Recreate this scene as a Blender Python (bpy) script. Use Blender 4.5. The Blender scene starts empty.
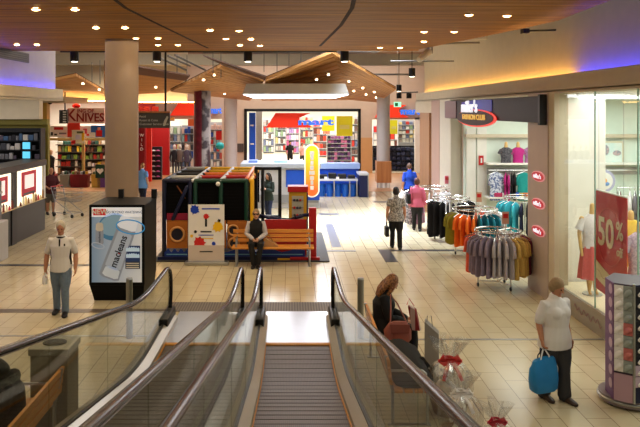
import bpy, bmesh, math, random
from mathutils import Vector, Matrix
random.seed(7)
C = bpy.context.scene.collection
PI = math.pi
V = Vector
# ---------------------------------------------------------------- camera
FPX, VX, VY, EYE = 725.0, 290.0, 110.0, 3.65
sc = bpy.context.scene
cd = bpy.data.cameras.new('camera'); cam = bpy.data.objects.new('camera', cd); C.objects.link(cam)
cam.location = (0, 0, EYE); cam.rotation_euler = (PI/2, 0, 0)
cd.sensor_width = 36; cd.lens = 36*FPX/640; cd.clip_end = 300; cd.clip_start = 0.05
cd.shift_x = (320-VX)/640; cd.shift_y = -(213.5-VY)/640
sc.camera = cam
def P(px, py, d): return V(((px-VX)*d/FPX, d, EYE-(py-VY)*d/FPX))
def FL(px, py):
    d = EYE*FPX/(py-VY); return V(((px-VX)*d/FPX, d, 0))
# ---------------------------------------------------------------- materials
def lin(c):
    return tuple(((v/255)/12.92 if v/255 <= .04045 else ((v/255+.055)/1.055)**2.4) for v in c)
MATS = {}
def mat(name, rgb, rough=.6, metal=0.0, var=.03, scale=4, emit=0, spec=.4, rgb2=None, emitc=None, bump=0):
    if name in MATS: return MATS[name]
    m = bpy.data.materials.new(name); m.use_nodes = True; MATS[name] = m
    nt = m.node_tree; b = nt.nodes['Principled BSDF']; c = lin(rgb)
    b.inputs['Roughness'].default_value = rough; b.inputs['Metallic'].default_value = metal
    b.inputs['Specular IOR Level'].default_value = spec
    tc = nt.nodes.new('ShaderNodeTexCoord'); n = nt.nodes.new('ShaderNodeTexNoise'); r = nt.nodes.new('ShaderNodeValToRGB')
    n.inputs['Scale'].default_value = scale; n.inputs['Detail'].default_value = 3
    nt.links.new(tc.outputs['Object'], n.inputs['Vector']); nt.links.new(n.outputs['Fac'], r.inputs['Fac'])
    e = r.color_ramp.elements
    if rgb2:
        c2 = lin(rgb2); e[0].position = .46; e[1].position = .54
    else:
        c2 = tuple(min(1, v*(1+var)+.004*var) for v in c); c = tuple(v*(1-var) for v in c); e[0].position = .3; e[1].position = .7
    e[0].color = (*c, 1); e[1].color = (*c2, 1)
    nt.links.new(r.outputs['Color'], b.inputs['Base Color'])
    if bump:
        bp = nt.nodes.new('ShaderNodeBump'); bp.inputs['Strength'].default_value = bump
        nt.links.new(n.outputs['Fac'], bp.inputs['Height']); nt.links.new(bp.outputs['Normal'], b.inputs['Normal'])
    if emit:
        b.inputs['Emission Color'].default_value = (*lin(emitc or rgb), 1); b.inputs['Emission Strength'].default_value = emit
    return m
def glassmat(name, tint, refl=.10, rough=.02):
    m = bpy.data.materials.new(name); m.use_nodes = True; nt = m.node_tree; nt.nodes.clear()
    o = nt.nodes.new('ShaderNodeOutputMaterial'); t = nt.nodes.new('ShaderNodeBsdfTransparent'); g = nt.nodes.new('ShaderNodeBsdfGlossy')
    mx = nt.nodes.new('ShaderNodeMixShader'); lw = nt.nodes.new('ShaderNodeLayerWeight'); lw.inputs[0].default_value = .5
    pw = nt.nodes.new('ShaderNodeMath'); pw.operation = 'POWER'; pw.inputs[1].default_value = 5
    f = nt.nodes.new('ShaderNodeMath'); f.operation = 'MULTIPLY_ADD'; f.inputs[1].default_value = .45; f.inputs[2].default_value = refl*.35
    nt.links.new(lw.outputs['Facing'], pw.inputs[0]); nt.links.new(pw.outputs[0], f.inputs[0])
    t.inputs['Color'].default_value = (*tint, 1); g.inputs['Roughness'].default_value = rough
    nt.links.new(f.outputs[0], mx.inputs[0]); nt.links.new(t.outputs[0], mx.inputs[1]); nt.links.new(g.outputs[0], mx.inputs[2])
    nt.links.new(mx.outputs[0], o.inputs[0]); MATS[name] = m; return m
def grad(name, c0, c1, axis, a, b, rough=.4, emit=0):
    """a printed two-colour gradient along one object axis"""
    m = bpy.data.materials.new(name); m.use_nodes = True; nt = m.node_tree; bs = nt.nodes['Principled BSDF']
    tc = nt.nodes.new('ShaderNodeTexCoord'); s = nt.nodes.new('ShaderNodeSeparateXYZ'); mr = nt.nodes.new('ShaderNodeMapRange'); r = nt.nodes.new('ShaderNodeValToRGB')
    nt.links.new(tc.outputs['Object'], s.inputs[0]); nt.links.new(s.outputs[axis], mr.inputs[0])
    mr.inputs[1].default_value = a; mr.inputs[2].default_value = b; nt.links.new(mr.outputs[0], r.inputs[0])
    r.color_ramp.elements[0].color = (*lin(c0), 1); r.color_ramp.elements[1].color = (*lin(c1), 1)
    nt.links.new(r.outputs[0], bs.inputs['Base Color']); bs.inputs['Roughness'].default_value = rough
    if emit:
        nt.links.new(r.outputs[0], bs.inputs['Emission Color']); bs.inputs['Emission Strength'].default_value = emit
    MATS[name] = m; return m
def floor_mat():
    m = bpy.data.materials.new('floor_tiles'); m.use_nodes = True; nt = m.node_tree; b = nt.nodes['Principled BSDF']
    tc = nt.nodes.new('ShaderNodeTexCoord'); mp = nt.nodes.new('ShaderNodeMapping'); mp.inputs['Rotation'].default_value = (0, 0, PI/2)
    mp.inputs['Location'].default_value = (.18, .0, 0)
    br = nt.nodes.new('ShaderNodeTexBrick'); nt.links.new(tc.outputs['Object'], mp.inputs[0]); nt.links.new(mp.outputs[0], br.inputs[0])
    br.inputs['Scale'].default_value = 1; br.inputs['Brick Width'].default_value = .6; br.inputs['Row Height'].default_value = .3
    br.inputs['Mortar Size'].default_value = .005; br.inputs['Mortar Smooth'].default_value = .2; br.inputs['Bias'].default_value = 0
    br.inputs['Color1'].default_value = (*lin((219, 205, 171)), 1); br.inputs['Color2'].default_value = (*lin((209, 195, 161)), 1)
    br.inputs['Mortar'].default_value = (*lin((140, 120, 96)), 1)
    n = nt.nodes.new('ShaderNodeTexNoise'); n.inputs['Scale'].default_value = 1.3; n.inputs['Detail'].default_value = 4
    nt.links.new(tc.outputs['Object'], n.inputs[0])
    mx = nt.nodes.new('ShaderNodeMix'); mx.data_type = 'RGBA'; mx.blend_type = 'MULTIPLY'; mx.inputs[0].default_value = .25
    nt.links.new(br.outputs[0], mx.inputs[6]); nt.links.new(n.outputs[0], mx.inputs[7]); nt.links.new(mx.outputs[2], b.inputs['Base Color'])
    b.inputs['Roughness'].default_value = .2; b.inputs['Specular IOR Level'].default_value = .5
    return m
def stripes(name, c1, c2, axis, period, rough=.5, duty=.5, spec=.4, metal=0):
    m = bpy.data.materials.new(name); m.use_nodes = True; nt = m.node_tree; b = nt.nodes['Principled BSDF']
    tc = nt.nodes.new('ShaderNodeTexCoord'); s = nt.nodes.new('ShaderNodeSeparateXYZ'); nt.links.new(tc.outputs['Object'], s.inputs[0])
    d = nt.nodes.new('ShaderNodeMath'); d.operation = 'DIVIDE'; d.inputs[1].default_value = period
    f = nt.nodes.new('ShaderNodeMath'); f.operation = 'FRACT'; g = nt.nodes.new('ShaderNodeMath'); g.operation = 'GREATER_THAN'; g.inputs[1].default_value = duty
    nt.links.new(s.outputs[axis], d.inputs[0]); nt.links.new(d.outputs[0], f.inputs[0]); nt.links.new(f.outputs[0], g.inputs[0])
    mx = nt.nodes.new('ShaderNodeMix'); mx.data_type = 'RGBA'; mx.inputs[6].default_value = (*lin(c1), 1); mx.inputs[7].default_value = (*lin(c2), 1)
    nt.links.new(g.outputs[0], mx.inputs[0]); nt.links.new(mx.outputs[2], b.inputs['Base Color'])
    b.inputs['Roughness'].default_value = rough; b.inputs['Specular IOR Level'].default_value = spec; b.inputs['Metallic'].default_value = metal
    MATS[name] = m; return m
def woodmat(name, c1, c2, axis='x', rough=.45, sc_=6):
    m = bpy.data.materials.new(name); m.use_nodes = True; nt = m.node_tree; b = nt.nodes['Principled BSDF']
    tc = nt.nodes.new('ShaderNodeTexCoord'); mp = nt.nodes.new('ShaderNodeMapping'); n = nt.nodes.new('ShaderNodeTexNoise'); r = nt.nodes.new('ShaderNodeValToRGB')
    st = {'x': (.06, 1, 1), 'y': (1, .06, 1), 'z': (1, 1, .06)}[axis]; mp.inputs['Scale'].default_value = st
    n.inputs['Scale'].default_value = sc_; n.inputs['Detail'].default_value = 5
    nt.links.new(tc.outputs['Object'], mp.inputs[0]); nt.links.new(mp.outputs[0], n.inputs[0]); nt.links.new(n.outputs[0], r.inputs[0])
    r.color_ramp.elements[0].position = .35; r.color_ramp.elements[1].position = .65
    r.color_ramp.elements[0].color = (*lin(c1), 1); r.color_ramp.elements[1].color = (*lin(c2), 1)
    nt.links.new(r.outputs[0], b.inputs['Base Color']); b.inputs['Roughness'].default_value = rough; MATS[name] = m; return m
BLACK = mat('black_satin', (16, 16, 18), .4); WHITE = mat('white_paint', (235, 233, 228), .55); STEEL = mat('brushed_steel', (176, 176, 174), .3, .9)
CHROME = mat('chrome', (215, 215, 215), .15, 1.0); DARK = mat('dark_grey', (40, 41, 46), .35); RED = mat('red_gloss', (196, 24, 26), .35)
NAVY = mat('navy_vinyl', (16, 26, 74), .4); BLUE = mat('blue_panel', (20, 76, 200), .4); YELLOW = mat('yellow_vinyl', (236, 180, 20), .4)
CREAM = mat('cream_paint', (222, 208, 184), .65); BENCHW = woodmat('bench_wood', (206, 132, 48), (230, 158, 72), 'x', .35)
BENCHY = woodmat('bench_wood_side', (190, 108, 36), (218, 134, 52), 'y', .35)
# ---------------------------------------------------------------- mesh builder
ORG = {}
def lbl(o, label, cat, group=None, kind=None):
    if label: o['label'] = label
    if cat: o['category'] = cat
    if group: o['group'] = group
    if kind: o['kind'] = kind
    return o
def thing(name, label, cat, loc=(0, 0, 0), group=None):
    o = bpy.data.objects.new(name, None); C.objects.link(o); o.empty_display_size = .1
    o.location = loc; ORG[o.name] = V(loc); return lbl(o, label, cat, group)
def children(o): return [c for c in bpy.data.objects if c.parent == o]
def dup(o, parent=None, kids=None):
    c = o.copy(); C.objects.link(c); c.parent = parent
    for ch in list(o.children): dup(ch, c)
    return c
class MB:
    def __init__(s): s.bm = bmesh.new()
    def box(s, x0, x1, y0, y1, z0, z1, bev=0):
        t = bmesh.new() if bev else s.bm
        v = [t.verts.new((x, y, z)) for z in (z0, z1) for y in (y0, y1) for x in (x0, x1)]
        for f in ((0, 2, 3, 1), (4, 5, 7, 6), (0, 1, 5, 4), (2, 6, 7, 3), (0, 4, 6, 2), (1, 3, 7, 5)): t.faces.new([v[i] for i in f])
        if bev:
            bmesh.ops.bevel(t, geom=t.edges[:], offset=bev, segments=2, affect='EDGES', profile=.5); s.join(t)
        return s
    def join(s, t, M=None):
        me = bpy.data.meshes.new('tmp'); t.to_mesh(me); t.free()
        if M is not None: me.transform(M)
        s.bm.from_mesh(me); bpy.data.meshes.remove(me); return s
    def poly(s, pts): s.bm.faces.new([s.bm.verts.new(p) for p in pts]); return s
    def prism(s, pts, off):
        """closed polygon pts extruded by the vector off"""
        off = V(off); a = [s.bm.verts.new(p) for p in pts]; b = [s.bm.verts.new(V(p)+off) for p in pts]; n = len(pts)
        s.bm.faces.new(a); s.bm.faces.new(b[::-1])
        for i in range(n): s.bm.faces.new((a[i], b[i], b[(i+1) % n], a[(i+1) % n]))
        return s
    def ring_loft(s, rings, cap=True):
        R = [[s.bm.verts.new(p) for p in r] for r in rings]; n = len(R[0])
        for a, b in zip(R, R[1:]):
            for i in range(n): s.bm.faces.new((a[i], a[(i+1) % n], b[(i+1) % n], b[i]))
        if cap: s.bm.faces.new(R[0][::-1]); s.bm.faces.new(R[-1])
        return s
    def tube(s, pts, rad, side=(1, 0, 0), seg=10, dome=False, closed=False):
        """pts; rad = list of r or (ra, rb), ra along 'side'"""
        pts = [V(p) for p in pts]; n = len(pts); side = V(side)
        if not isinstance(rad, list): rad = [rad]*n
        rad = [r if isinstance(r, tuple) else (r, r) for r in rad]
        rings = []
        for i, p in enumerate(pts):
            if closed: t = pts[(i+1) % n]-pts[i-1]
            else: t = pts[min(i+1, n-1)]-pts[max(i-1, 0)]
            if t.length < 1e-9: t = V((0, 0, 1))
            t.normalize(); a = side-t*side.dot(t)
            if a.length < 1e-3: a = t.orthogonal()
            a.normalize(); b = t.cross(a); ra, rb = rad[i]
            mk = lambda c, k: [c+a*ra*k*math.cos(2*PI*j/seg)+b*rb*k*math.sin(2*PI*j/seg) for j in range(seg)]
            if dome in (True, 'start') and i == 0:
                for k in (.3, .75): rings.append(mk(p-t*min(ra, rb)*math.sqrt(1-k*k), k))
            rings.append(mk(p, 1))
            if dome in (True, 'end') and i == n-1:
                for k in (.75, .3): rings.append(mk(p+t*min(ra, rb)*math.sqrt(1-k*k), k))
        if closed: rings.append(rings[0]); 
        if closed:
            R = [[s.bm.verts.new(p) for p in r] for r in rings[:-1]]; m = len(R)
            for q in range(m):
                A, B = R[q], R[(q+1) % m]
                for i in range(seg): s.bm.faces.new((A[i], A[(i+1) % seg], B[(i+1) % seg], B[i]))
            return s
        return s.ring_loft(rings)
    def cyl(s, p0, p1, r0, r1=None, seg=16): return s.tube([p0, p1], [r0, r1 if r1 is not None else r0], seg=seg)
    def ball(s, c, rx, ry=None, rz=None, u=14, v=9):
        t = bmesh.new(); bmesh.ops.create_uvsphere(t, u_segments=u, v_segments=v, radius=1)
        ry = ry or rx; rz = rz or rx
        return s.join(t, Matrix.Translation(c) @ Matrix.Diagonal((rx, ry, rz, 1)))
    def torus(s, c, R, r, axis='z', seg=28, rs=8):
        c = V(c); e = {'z': ((1, 0, 0), (0, 1, 0)), 'x': ((0, 1, 0), (0, 0, 1)), 'y': ((1, 0, 0), (0, 0, 1))}[axis]
        a, b = V(e[0]), V(e[1])
        return s.tube([c+a*R*math.cos(2*PI*i/seg)+b*R*math.sin(2*PI*i/seg) for i in range(seg)], r, side=a.cross(b), seg=rs, closed=True)
    def build(s, name, m, parent=None, smooth=False, kind=None, label=None, cat=None, group=None, local=False):
        bmesh.ops.recalc_face_normals(s.bm, faces=s.bm.faces[:])
        me = bpy.data.meshes.new(name); s.bm.to_mesh(me); s.bm.free()
        return mkobj(name, me, m, parent, smooth, kind, label, cat, group, local)
def mkobj(name, me, m, parent=None, smooth=False, kind=None, label=None, cat=None, group=None, local=False):
    me.materials.append(m)
    if smooth:
        for p in me.polygons: p.use_smooth = True
        try: me.set_sharp_from_angle(angle=math.radians(45))
        except Exception: pass
    o = bpy.data.objects.new(name, me); C.objects.link(o)
    if parent is not None:
        org = ORG.get(parent.name, V((0, 0, 0))); o.parent = parent; ORG[o.name] = org
    elif local: org = V((0, 0, 0))
    else:
        xs = [v.co for v in me.vertices]
        org = V(((min(v.x for v in xs)+max(v.x for v in xs))/2, (min(v.y for v in xs)+max(v.y for v in xs))/2, min(v.z for v in xs)))
        o.location = org; ORG[o.name] = org
    if org.length: me.transform(Matrix.Translation(-org))
    return lbl(o, label, cat, group, kind)
def struct(name, mb, m, smooth=False): return mb.build(name, m, None, smooth, kind='structure')
def text_mb(txt, size, M, depth=.01, sx=1, bold=0, align='CENTER'):
    """lettering as mesh: text in its local xy plane, centred, then placed by M"""
    cu = bpy.data.curves.new('lettering', 'FONT'); cu.body = txt; cu.size = size; cu.extrude = depth/2; cu.align_x = align; cu.align_y = 'CENTER'; cu.offset = bold
    cu.resolution_u = 3
    o = bpy.data.objects.new('lettering', cu); C.objects.link(o); bpy.context.view_layer.update()
    me = bpy.data.meshes.new_from_object(o.evaluated_get(bpy.context.evaluated_depsgraph_get()))
    bpy.data.objects.remove(o); bpy.data.curves.remove(cu)
    me.transform(M @ Matrix.Diagonal((sx, 1, 1, 1))); mb = MB(); mb.bm.from_mesh(me); bpy.data.meshes.remove(me); return mb
def facing(pos, face='-y', roll=0):
    """matrix that puts text upright at pos, its front towards -y (the viewer) or -x"""
    R = Matrix.Rotation(PI/2, 4, 'X')
    if face == '-x': R = Matrix.Rotation(-PI/2, 4, 'Z') @ R
    if face == '+x': R = Matrix.Rotation(PI/2, 4, 'Z') @ R
    return Matrix.Translation(pos) @ R @ Matrix.Rotation(roll, 4, 'Z')
ORD = ['first', 'second', 'third', 'fourth', 'fifth', 'sixth', 'seventh', 'eighth', 'ninth', 'tenth', 'eleventh', 'twelfth', 'thirteenth', 'fourteenth', 'fifteenth']
# ================================================================ THE SETTING
fl = MB().box(-16, 14, -4, 70, -.3, 0); o = struct('floor', fl, floor_mat()); 
STRIP = mat('dark_strip_tile', (62, 60, 64), .35); SKYSTRIP = mat('sky_tinted_strip_tile', (80, 84, 102), .3)  # the blue-grey one has the sky's reflection on the strips painted into its colour
def strip(n, x0, x1, y0, y1, m): struct('trim_%d' % n, MB().box(x0, x1, y0, y1, 0, .004), m)
strip(1, -7.4, -3.35, 16.95, 17.15, STRIP); strip(2, 1.12, 1.37, 19.3, 23.2, SKYSTRIP); strip(3, 2.3, 2.6, 17.4, 18.75, STRIP)
strip(4, 2.3, 4.6, 18.75, 18.95, STRIP); strip(5, .95, 1.7, 18.7, 18.85, SKYSTRIP); strip(6, -9, -2.25, 13.05, 13.3, mat('brown_strip_tile', (100, 86, 74), .3))
strip(7, -9, -2.25, 11.68, 11.74, STEEL); strip(8, 1.15, 5.0, 11.5, 11.56, STEEL); strip(9, 1.0, 1.7, 25.2, 25.6, SKYSTRIP); strip(10, 3.3, 3.95, 28.6, 29.1, STRIP)
struct('trim_11', MB().box(-16, 14, 32.5, 41.9, 0, .006), woodmat('timber_floor', (186, 134, 88), (206, 154, 104), 'x', .35, 3))
# timber slat ceiling with a curved right edge
CZ = 5.25
edge = [(-4, 4.62), (9, 4.62), (10.7, 4.68), (12.9, 4.8), (14.3, 4.56), (15.9, 4.2), (17.8, 3.72), (19.3, 3.4)]
def xr(y):
    for (a, xa), (b, xb) in zip(edge, edge[1:]):
        if a <= y <= b: return xa+(xb-xa)*(y-a)/(b-a)
    return 3.4
SLAT = woodmat('ceiling_timber', (154, 98, 22), (204, 142, 44), 'x', .5, 7)
mb = MB(); y = -3.0
while y < 19.25: mb.box(-12, xr(y), y, y+.085, CZ, CZ+.10); y += .15
struct('ceiling', mb, SLAT)
mb = MB(); n = 24
pts = [(-12, -3, CZ+.11)]+[(xr(-3+22.3*i/n), -3+22.3*i/n, CZ+.11) for i in range(n+1)]+[(-12, 19.3, CZ+.11)]
struct('ceiling_backing', mb.prism(pts, (0, 0, .1)), mat('ceiling_backing', (58, 36, 20), .8))
struct('trim_12', MB().box(-12, 3.42, 19.28, 19.4, CZ-.02, CZ+.3), SLAT)
JOINT = mat('dark_joint', (60, 34, 18), .8)
for k, pl in enumerate([[(355, -6), (352, 8), (341, 25), (320, 46)], [(108, -6), (126, 8), (154, 22), (185, 37), (208, 48)]]):
    pp = []
    for px, py in pl:
        d = (CZ-EYE)*FPX/(VY-py); pp.append(V(((px-VX)*d/FPX, d, CZ-.004)))
    struct('trim_%d' % (13+k), MB().tube(pp, (.035, .004), side=(1, 0, 0), seg=6), JOINT)
# upper void
VOID = mat('void_ceiling', (206, 200, 188), .8)
struct('ceiling_upper', MB().box(-16, 14, 19.4, 70, 7.0, 7.2), VOID)
struct('wall_fascia', MB().box(-16, 14, 19.42, 19.5, CZ+.3, 7.0), VOID)
GREYD = mat('duct_grey', (150, 148, 142), .6)
def service(name, mb, m, label, cat, group=None): return mb.build(name, m, label=label, cat=cat, group=group)
service('air_duct', MB().box(-3.2, 3.2, 26, 27, 5.75, 6.25), GREYD, 'long grey rectangular air duct hanging above the folded timber canopies', 'duct')
service('roof_beam', MB().box(-12, 7.5, 33, 33.5, 5.7, 6.2), mat('beam_cream', (206, 196, 172), .7), 'cream roof beam crossing the open void over the far concourse', 'beam')
PIPE = mat('pipe_steel', (120, 116, 110), .5, .4)
service('sprinkler_pipe', MB().tube([(3.2, 19.9, 5.45), (5.2, 19.9, 5.5)], .03).tube([(3.9, 19.9, 5.47), (3.9, 19.9, 5.2)], .02), PIPE, 'thin sprinkler pipe crossing the gap right of the timber ceiling', 'pipe')
service('conduit_pipe', MB().tube([(3.2, 23, 5.2), (5.2, 23, 5.2)], .025), PIPE, 'thin horizontal conduit running into the cream wall over the clothing shop', 'pipe')
service('cable_tray', MB().box(2.9, 5.1, 30, 30.4, 5.1, 5.16), PIPE, 'flat metal cable tray crossing the void near the far pillar', 'cable tray')
for i, (px, py0, py1, d) in enumerate([(213, 51, 78, 25), (221, 51, 78, 25.5), (264, 51, 72, 26), (277, 51, 72, 26), (289, 51, 70, 26), (301, 51, 66, 26), (100, 60, 84, 27), (92, 62, 84, 28), (177, 54, 74, 27), (187, 55, 74, 27)]):
    service('hanger_rod', MB().tube([P(px, py0, d), P(px, py1, d)], .015, seg=6), PIPE, 'thin steel hanger rod holding up a folded timber canopy', 'hanger rod', 'canopy hanger rods')
for i, (a, b) in enumerate([((168, 56, 26), (190, 66, 30)), ((175, 55, 26), (205, 70, 31)), ((160, 58, 25), (186, 70, 29))]):
    service('steel_brace', MB().tube([P(*a), P(*b)], .04, seg=6), PIPE, 'sloping grey steel brace in the open void left of the canopies', 'brace', 'void braces')
# ---- right wall
WALLR = mat('wall_white', (198, 186, 158), .7); FASC = mat('fascia_beige', (188, 172, 146), .6)
struct('wall_right_upper', MB().box(5.28, 5.5, 2, 28.5, 4.0, 7.0), WALLR)
struct('wall_right_bulkhead', MB().box(4.95, 5.05, 2, 28.5, 4.0, 4.3).box(4.95, 5.5, 2, 28.5, 3.96, 4.02), FASC)
struct('trim_15', MB().box(5.06, 5.28, 2, 28.5, 4.02, 4.16), WALLR)
WARMLED = mat('warm_led', (255, 205, 120), emit=30, emitc=(255, 196, 110)); BLUELED = mat('blue_led', (60, 70, 255), emit=40, emitc=(52, 58, 255))
def thinglight(name, mb, m, label, cat, group=None): return mb.build(name, m, label=label, cat=cat, group=group)
thinglight('led_strip', MB().box(5.12, 5.16, 13.4, 28.4, 4.17, 4.19), WARMLED, 'warm yellow light strip in the cove above the clothing shop sign', 'strip light')
thinglight('led_strip', MB().box(5.12, 5.16, 3, 13.25, 4.17, 4.19), BLUELED, 'blue light strip in the cove above the shop window at right', 'strip light')
PINK = mat('pillar_pink', (188, 170, 160), .5); JAMB = mat('jamb_stone', (206, 192, 168), .5)
struct('wall_right_pillar', MB().box(4.92, 5.3, 13.85, 15.0, 0, 3.98), PINK)
struct('trim_16', MB().box(4.94, 5.2, 13.55, 13.86, 0, 3.98), JAMB)
struct('trim_17', MB().box(4.94, 5.3, 22.3, 23.9, 0, 3.98), mat('jamb_grey', (188, 178, 160), .5))
struct('wall_right_portal', MB().box(4.93, 5.5, 23.9, 25.3, 0, 3.98), mat('portal_pink', (158, 126, 112), .5))
struct('wall_right_timber', MB().box(4.85, 5.5, 25.3, 27.1, 0, 3.55), woodmat('pillar_timber', (128, 88, 56), (150, 106, 70), 'z', .5))
struct('wall_right_end', MB().box(4.93, 5.5, 25.3, 28.5, 3.55, 3.98), FASC)
# ---- shop interior behind the right wall
MINT = mat('shop_wall_mint', (220, 232, 220), .6); SHOPW = mat('shop_wall_white', (236, 234, 226), .6)
struct('wall_shop_back', MB().box(5.3, 15, 22.0, 22.2, 0, 4.2), MINT)
struct('wall_shop_end', MB().box(14.8, 15, 4, 22, 0, 4.2), SHOPW)
struct('ceiling_shop', MB().box(5.3, 15, 4, 22.2, 4.0, 4.15), SHOPW)
struct('wall_shop_partition', MB().box(5.16, 6.05, 13.9, 14.05, 0, 4.0), SHOPW)
struct('trim_18', MB().box(5.3, 15, 21.8, 22, 2.82, 2.92), JAMB)
struct('trim_19', MB().box(5.06, 6.3, 6, 13.85, 0, .37), mat('plinth_cream', (226, 212, 180), .5))
# window front: plinth face, glass, mullion joints
PLF = mat('plinth_front', (150, 142, 130), .35)
struct('window_plinth', MB().box(5.0, 5.06, 6, 13.56, .0, .38), PLF)
SHOPG = glassmat('shop_glass', (.95, .985, .97), .05)
for k, (a, b) in enumerate([(11.98, 13.54), (10.5, 11.96), (6.0, 10.48)]): struct('window_%d' % (k+1), MB().box(5.03, 5.042, a, b, .38, 3.97), SHOPG)
GEDGE = mat('glass_edge', (150, 190, 176), .2)
for k, y in enumerate((11.97, 10.49)): struct('window_frame_%d' % (k+1), MB().box(5.028, 5.045, y-.012, y+.012, .38, 3.97), GEDGE)
# ---- left wall bulkhead
struct('wall_left_upper', MB().box(-7.7, -7.44, 4, 23, 4.1, 7.0), mat('wall_left_white', (206, 200, 200), .7))
struct('wall_left_bulkhead', MB().box(-7.27, -7.2, 4, 23, 3.98, 4.3).box(-7.7, -7.2, 4, 23, 3.94, 4.0), CREAM)
struct('trim_20', MB().box(-7.44, -7.28, 4, 23, 4.0, 4.14), WALLR)
thinglight('led_strip', MB().box(-7.38, -7.34, 4, 23, 4.15, 4.17), BLUELED, 'blue light strip in the cove of the left bulkhead', 'strip light')
vt = thing('air_vent', 'dark slotted air vent high on the pale left bulkhead wall', 'vent', (-7.44, 20, 5.1))
MB().box(-7.44, -7.41, 18.0, 20.6, 4.98, 5.25).build('frame', mat('vent_frame', (110, 104, 102), .5), vt)
for i in range(4): MB().box(-7.41, -7.40, 18.1, 20.5, 5.02+i*.055, 5.045+i*.055).build('slat', DARK, vt)
# ---- left shop recess behind the cosmetics counter
struct('wall_left_back', MB().box(-16, -8.75, 26.2, 26.4, 0, 3.12).box(-16, -8.75, 26.1, 26.4, 3.12, 3.32), mat('olive_wall', (130, 120, 50), .6))
struct('wall_left_header', MB().box(-16, -9.0, 26.0, 26.4, 3.32, 4.25), CREAM)
struct('wall_left_pillar', MB().box(-10.45, -10.0, 29.8, 30.2, 0, 4.0), mat('mustard', (196, 152, 66), .6))
struct('wall_left_soffit', MB().box(-10.6, -9.2, 29.6, 33, 3.95, 4.2), FASC)
# ---- big columns
def column(n, x, y, r, z1, m): return struct(n, MB().cyl((x, y, 0), (x, y, z1), r, seg=40), m, True)
COLM = mat('column_paint', (148, 128, 112), .55, var=.02)
column('column', -3.85, 16.6, .375, CZ+.05, COLM)
FARC = mat('far_column_paint', (196, 190, 188), .55, var=.02); column('column', -2.95, 36, .33, 5.2, FARC); column('column', 4.4, 34.2, .31, 4.75, FARC); column('column', -3.75, 31, .33, 4.75, mat('column_grey', (150, 146, 144), .5))
# far pillar: timber base cladding and white feet
cl = thing('pillar_cladding', 'square timber box cladding on white legs around the far pillar', 'cladding', (4.4, 34.2, 0))
MB().box(4.06, 4.74, 33.86, 34.54, .25, 1.25, .01).build('box', woodmat('cladding_timber', (176, 112, 62), (200, 134, 80), 'z', .5), cl)
for sx in (4.16, 4.38, 4.6): MB().box(sx-.05, sx+.05, 33.88, 33.96, 0, .3).build('leg', WHITE, cl)
# wrapped advertising banner on the third column
wr = MB(); M1 = mat('banner_maroon', (110, 22, 40), .4); 
wr.bm = bmesh.new(); 
def arcwrap(x, y, r, a0, a1, z0, z1):
    mb = MB(); n = 12; R = []
    for k in range(n+1):
        a = a0+(a1-a0)*k/n; R.append((x+r*math.sin(a), y-r*math.cos(a)))
    out = [(q[0], q[1], z0) for q in R]; inn = [(x+(r-.015)*math.sin(a0+(a1-a0)*k/n), y-(r-.015)*math.cos(a0+(a1-a0)*k/n), z0) for k in range(n, -1, -1)]
    return mb.prism(out+inn, (0, 0, z1-z0))
wr.bm.free()
w = thing('column_banner', 'maroon and grey advertising wrap around the column behind the play frame', 'banner', (-3.75, 31, 0))
arcwrap(-3.75, 31, .36, -1.7, .05, .4, 4.5).build('maroon_panel', mat('banner_maroon2', (112, 24, 42), .4, rgb2=(96, 16, 34), scale=3), w)
arcwrap(-3.75, 31, .36, .05, 1.7, .4, 4.5).build('portrait_panel', mat('banner_grey', (150, 142, 140), .4, rgb2=(52, 40, 46), scale=1.6), w)
# ---- far facade (the department store front)
FAC = mat('facade_beige', (192, 170, 150), .65); FY = 42.0
struct('wall_far_header', MB().box(-3.95, 7.8, FY, FY+.3, 3.66, 7.0).box(-16, -3.95, FY, FY+.3, 3.12, 7.0).box(4.75, 7.8, FY, FY+.3, 3.1, 3.66), FAC)
struct('wall_far_pier', MB().box(-3.95, -2.62, FY, FY+.3, 0, 3.66), FAC); struct('wall_far_pier_right', MB().box(4.08, 4.75, FY-.05, FY+.3, 0, 3.66), FAC)
struct('trim_21', MB().box(4.1, 4.76, FY-.12, FY-.04, 0, 2.05), mat('tan_panel', (196, 150, 100), .5))
struct('wall_far_right', MB().box(7.25, 12, FY, FY+.3, 0, 3.2), SHOPW)
struct('trim_22', MB().box(7.55, 8.4, FY-.06, FY, .4, 2.4), mat('coral_panel', (216, 130, 100), .5))
mb = MB(); mb.box(-2.66, -2.5, FY-.06, FY+.34, 0, 3.7).box(3.95, 4.1, FY-.06, FY+.34, 0, 3.7).box(-2.66, 4.1, FY-.06, FY+.34, 3.56, 3.72)
struct('window_frame_3', mb, BLACK)
STOREF = mat('store_floor', (232, 218, 192), .3)
struct('floor_store', MB().box(-16, 12, FY+.3, 70, 0, .008), STOREF)
struct('wall_store_back', MB().box(-16, 14, 66, 66.2, 0, 7.0), SHOPW)
struct('ceiling_store', MB().box(-16, 12, FY+.3, 66, 4.3, 4.4), SHOPW)
struct('wall_store_left', MB().box(-9.3, -9.1, FY+.3, 66, 0, 4.3), SHOPW); struct('wall_store_right', MB().box(12, 12.2, FY, 66, 0, 7), SHOPW)
struct('wall_outer_right', MB().box(7.8, 8.0, 28.5, FY, 0, 7.0), FAC)
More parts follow.
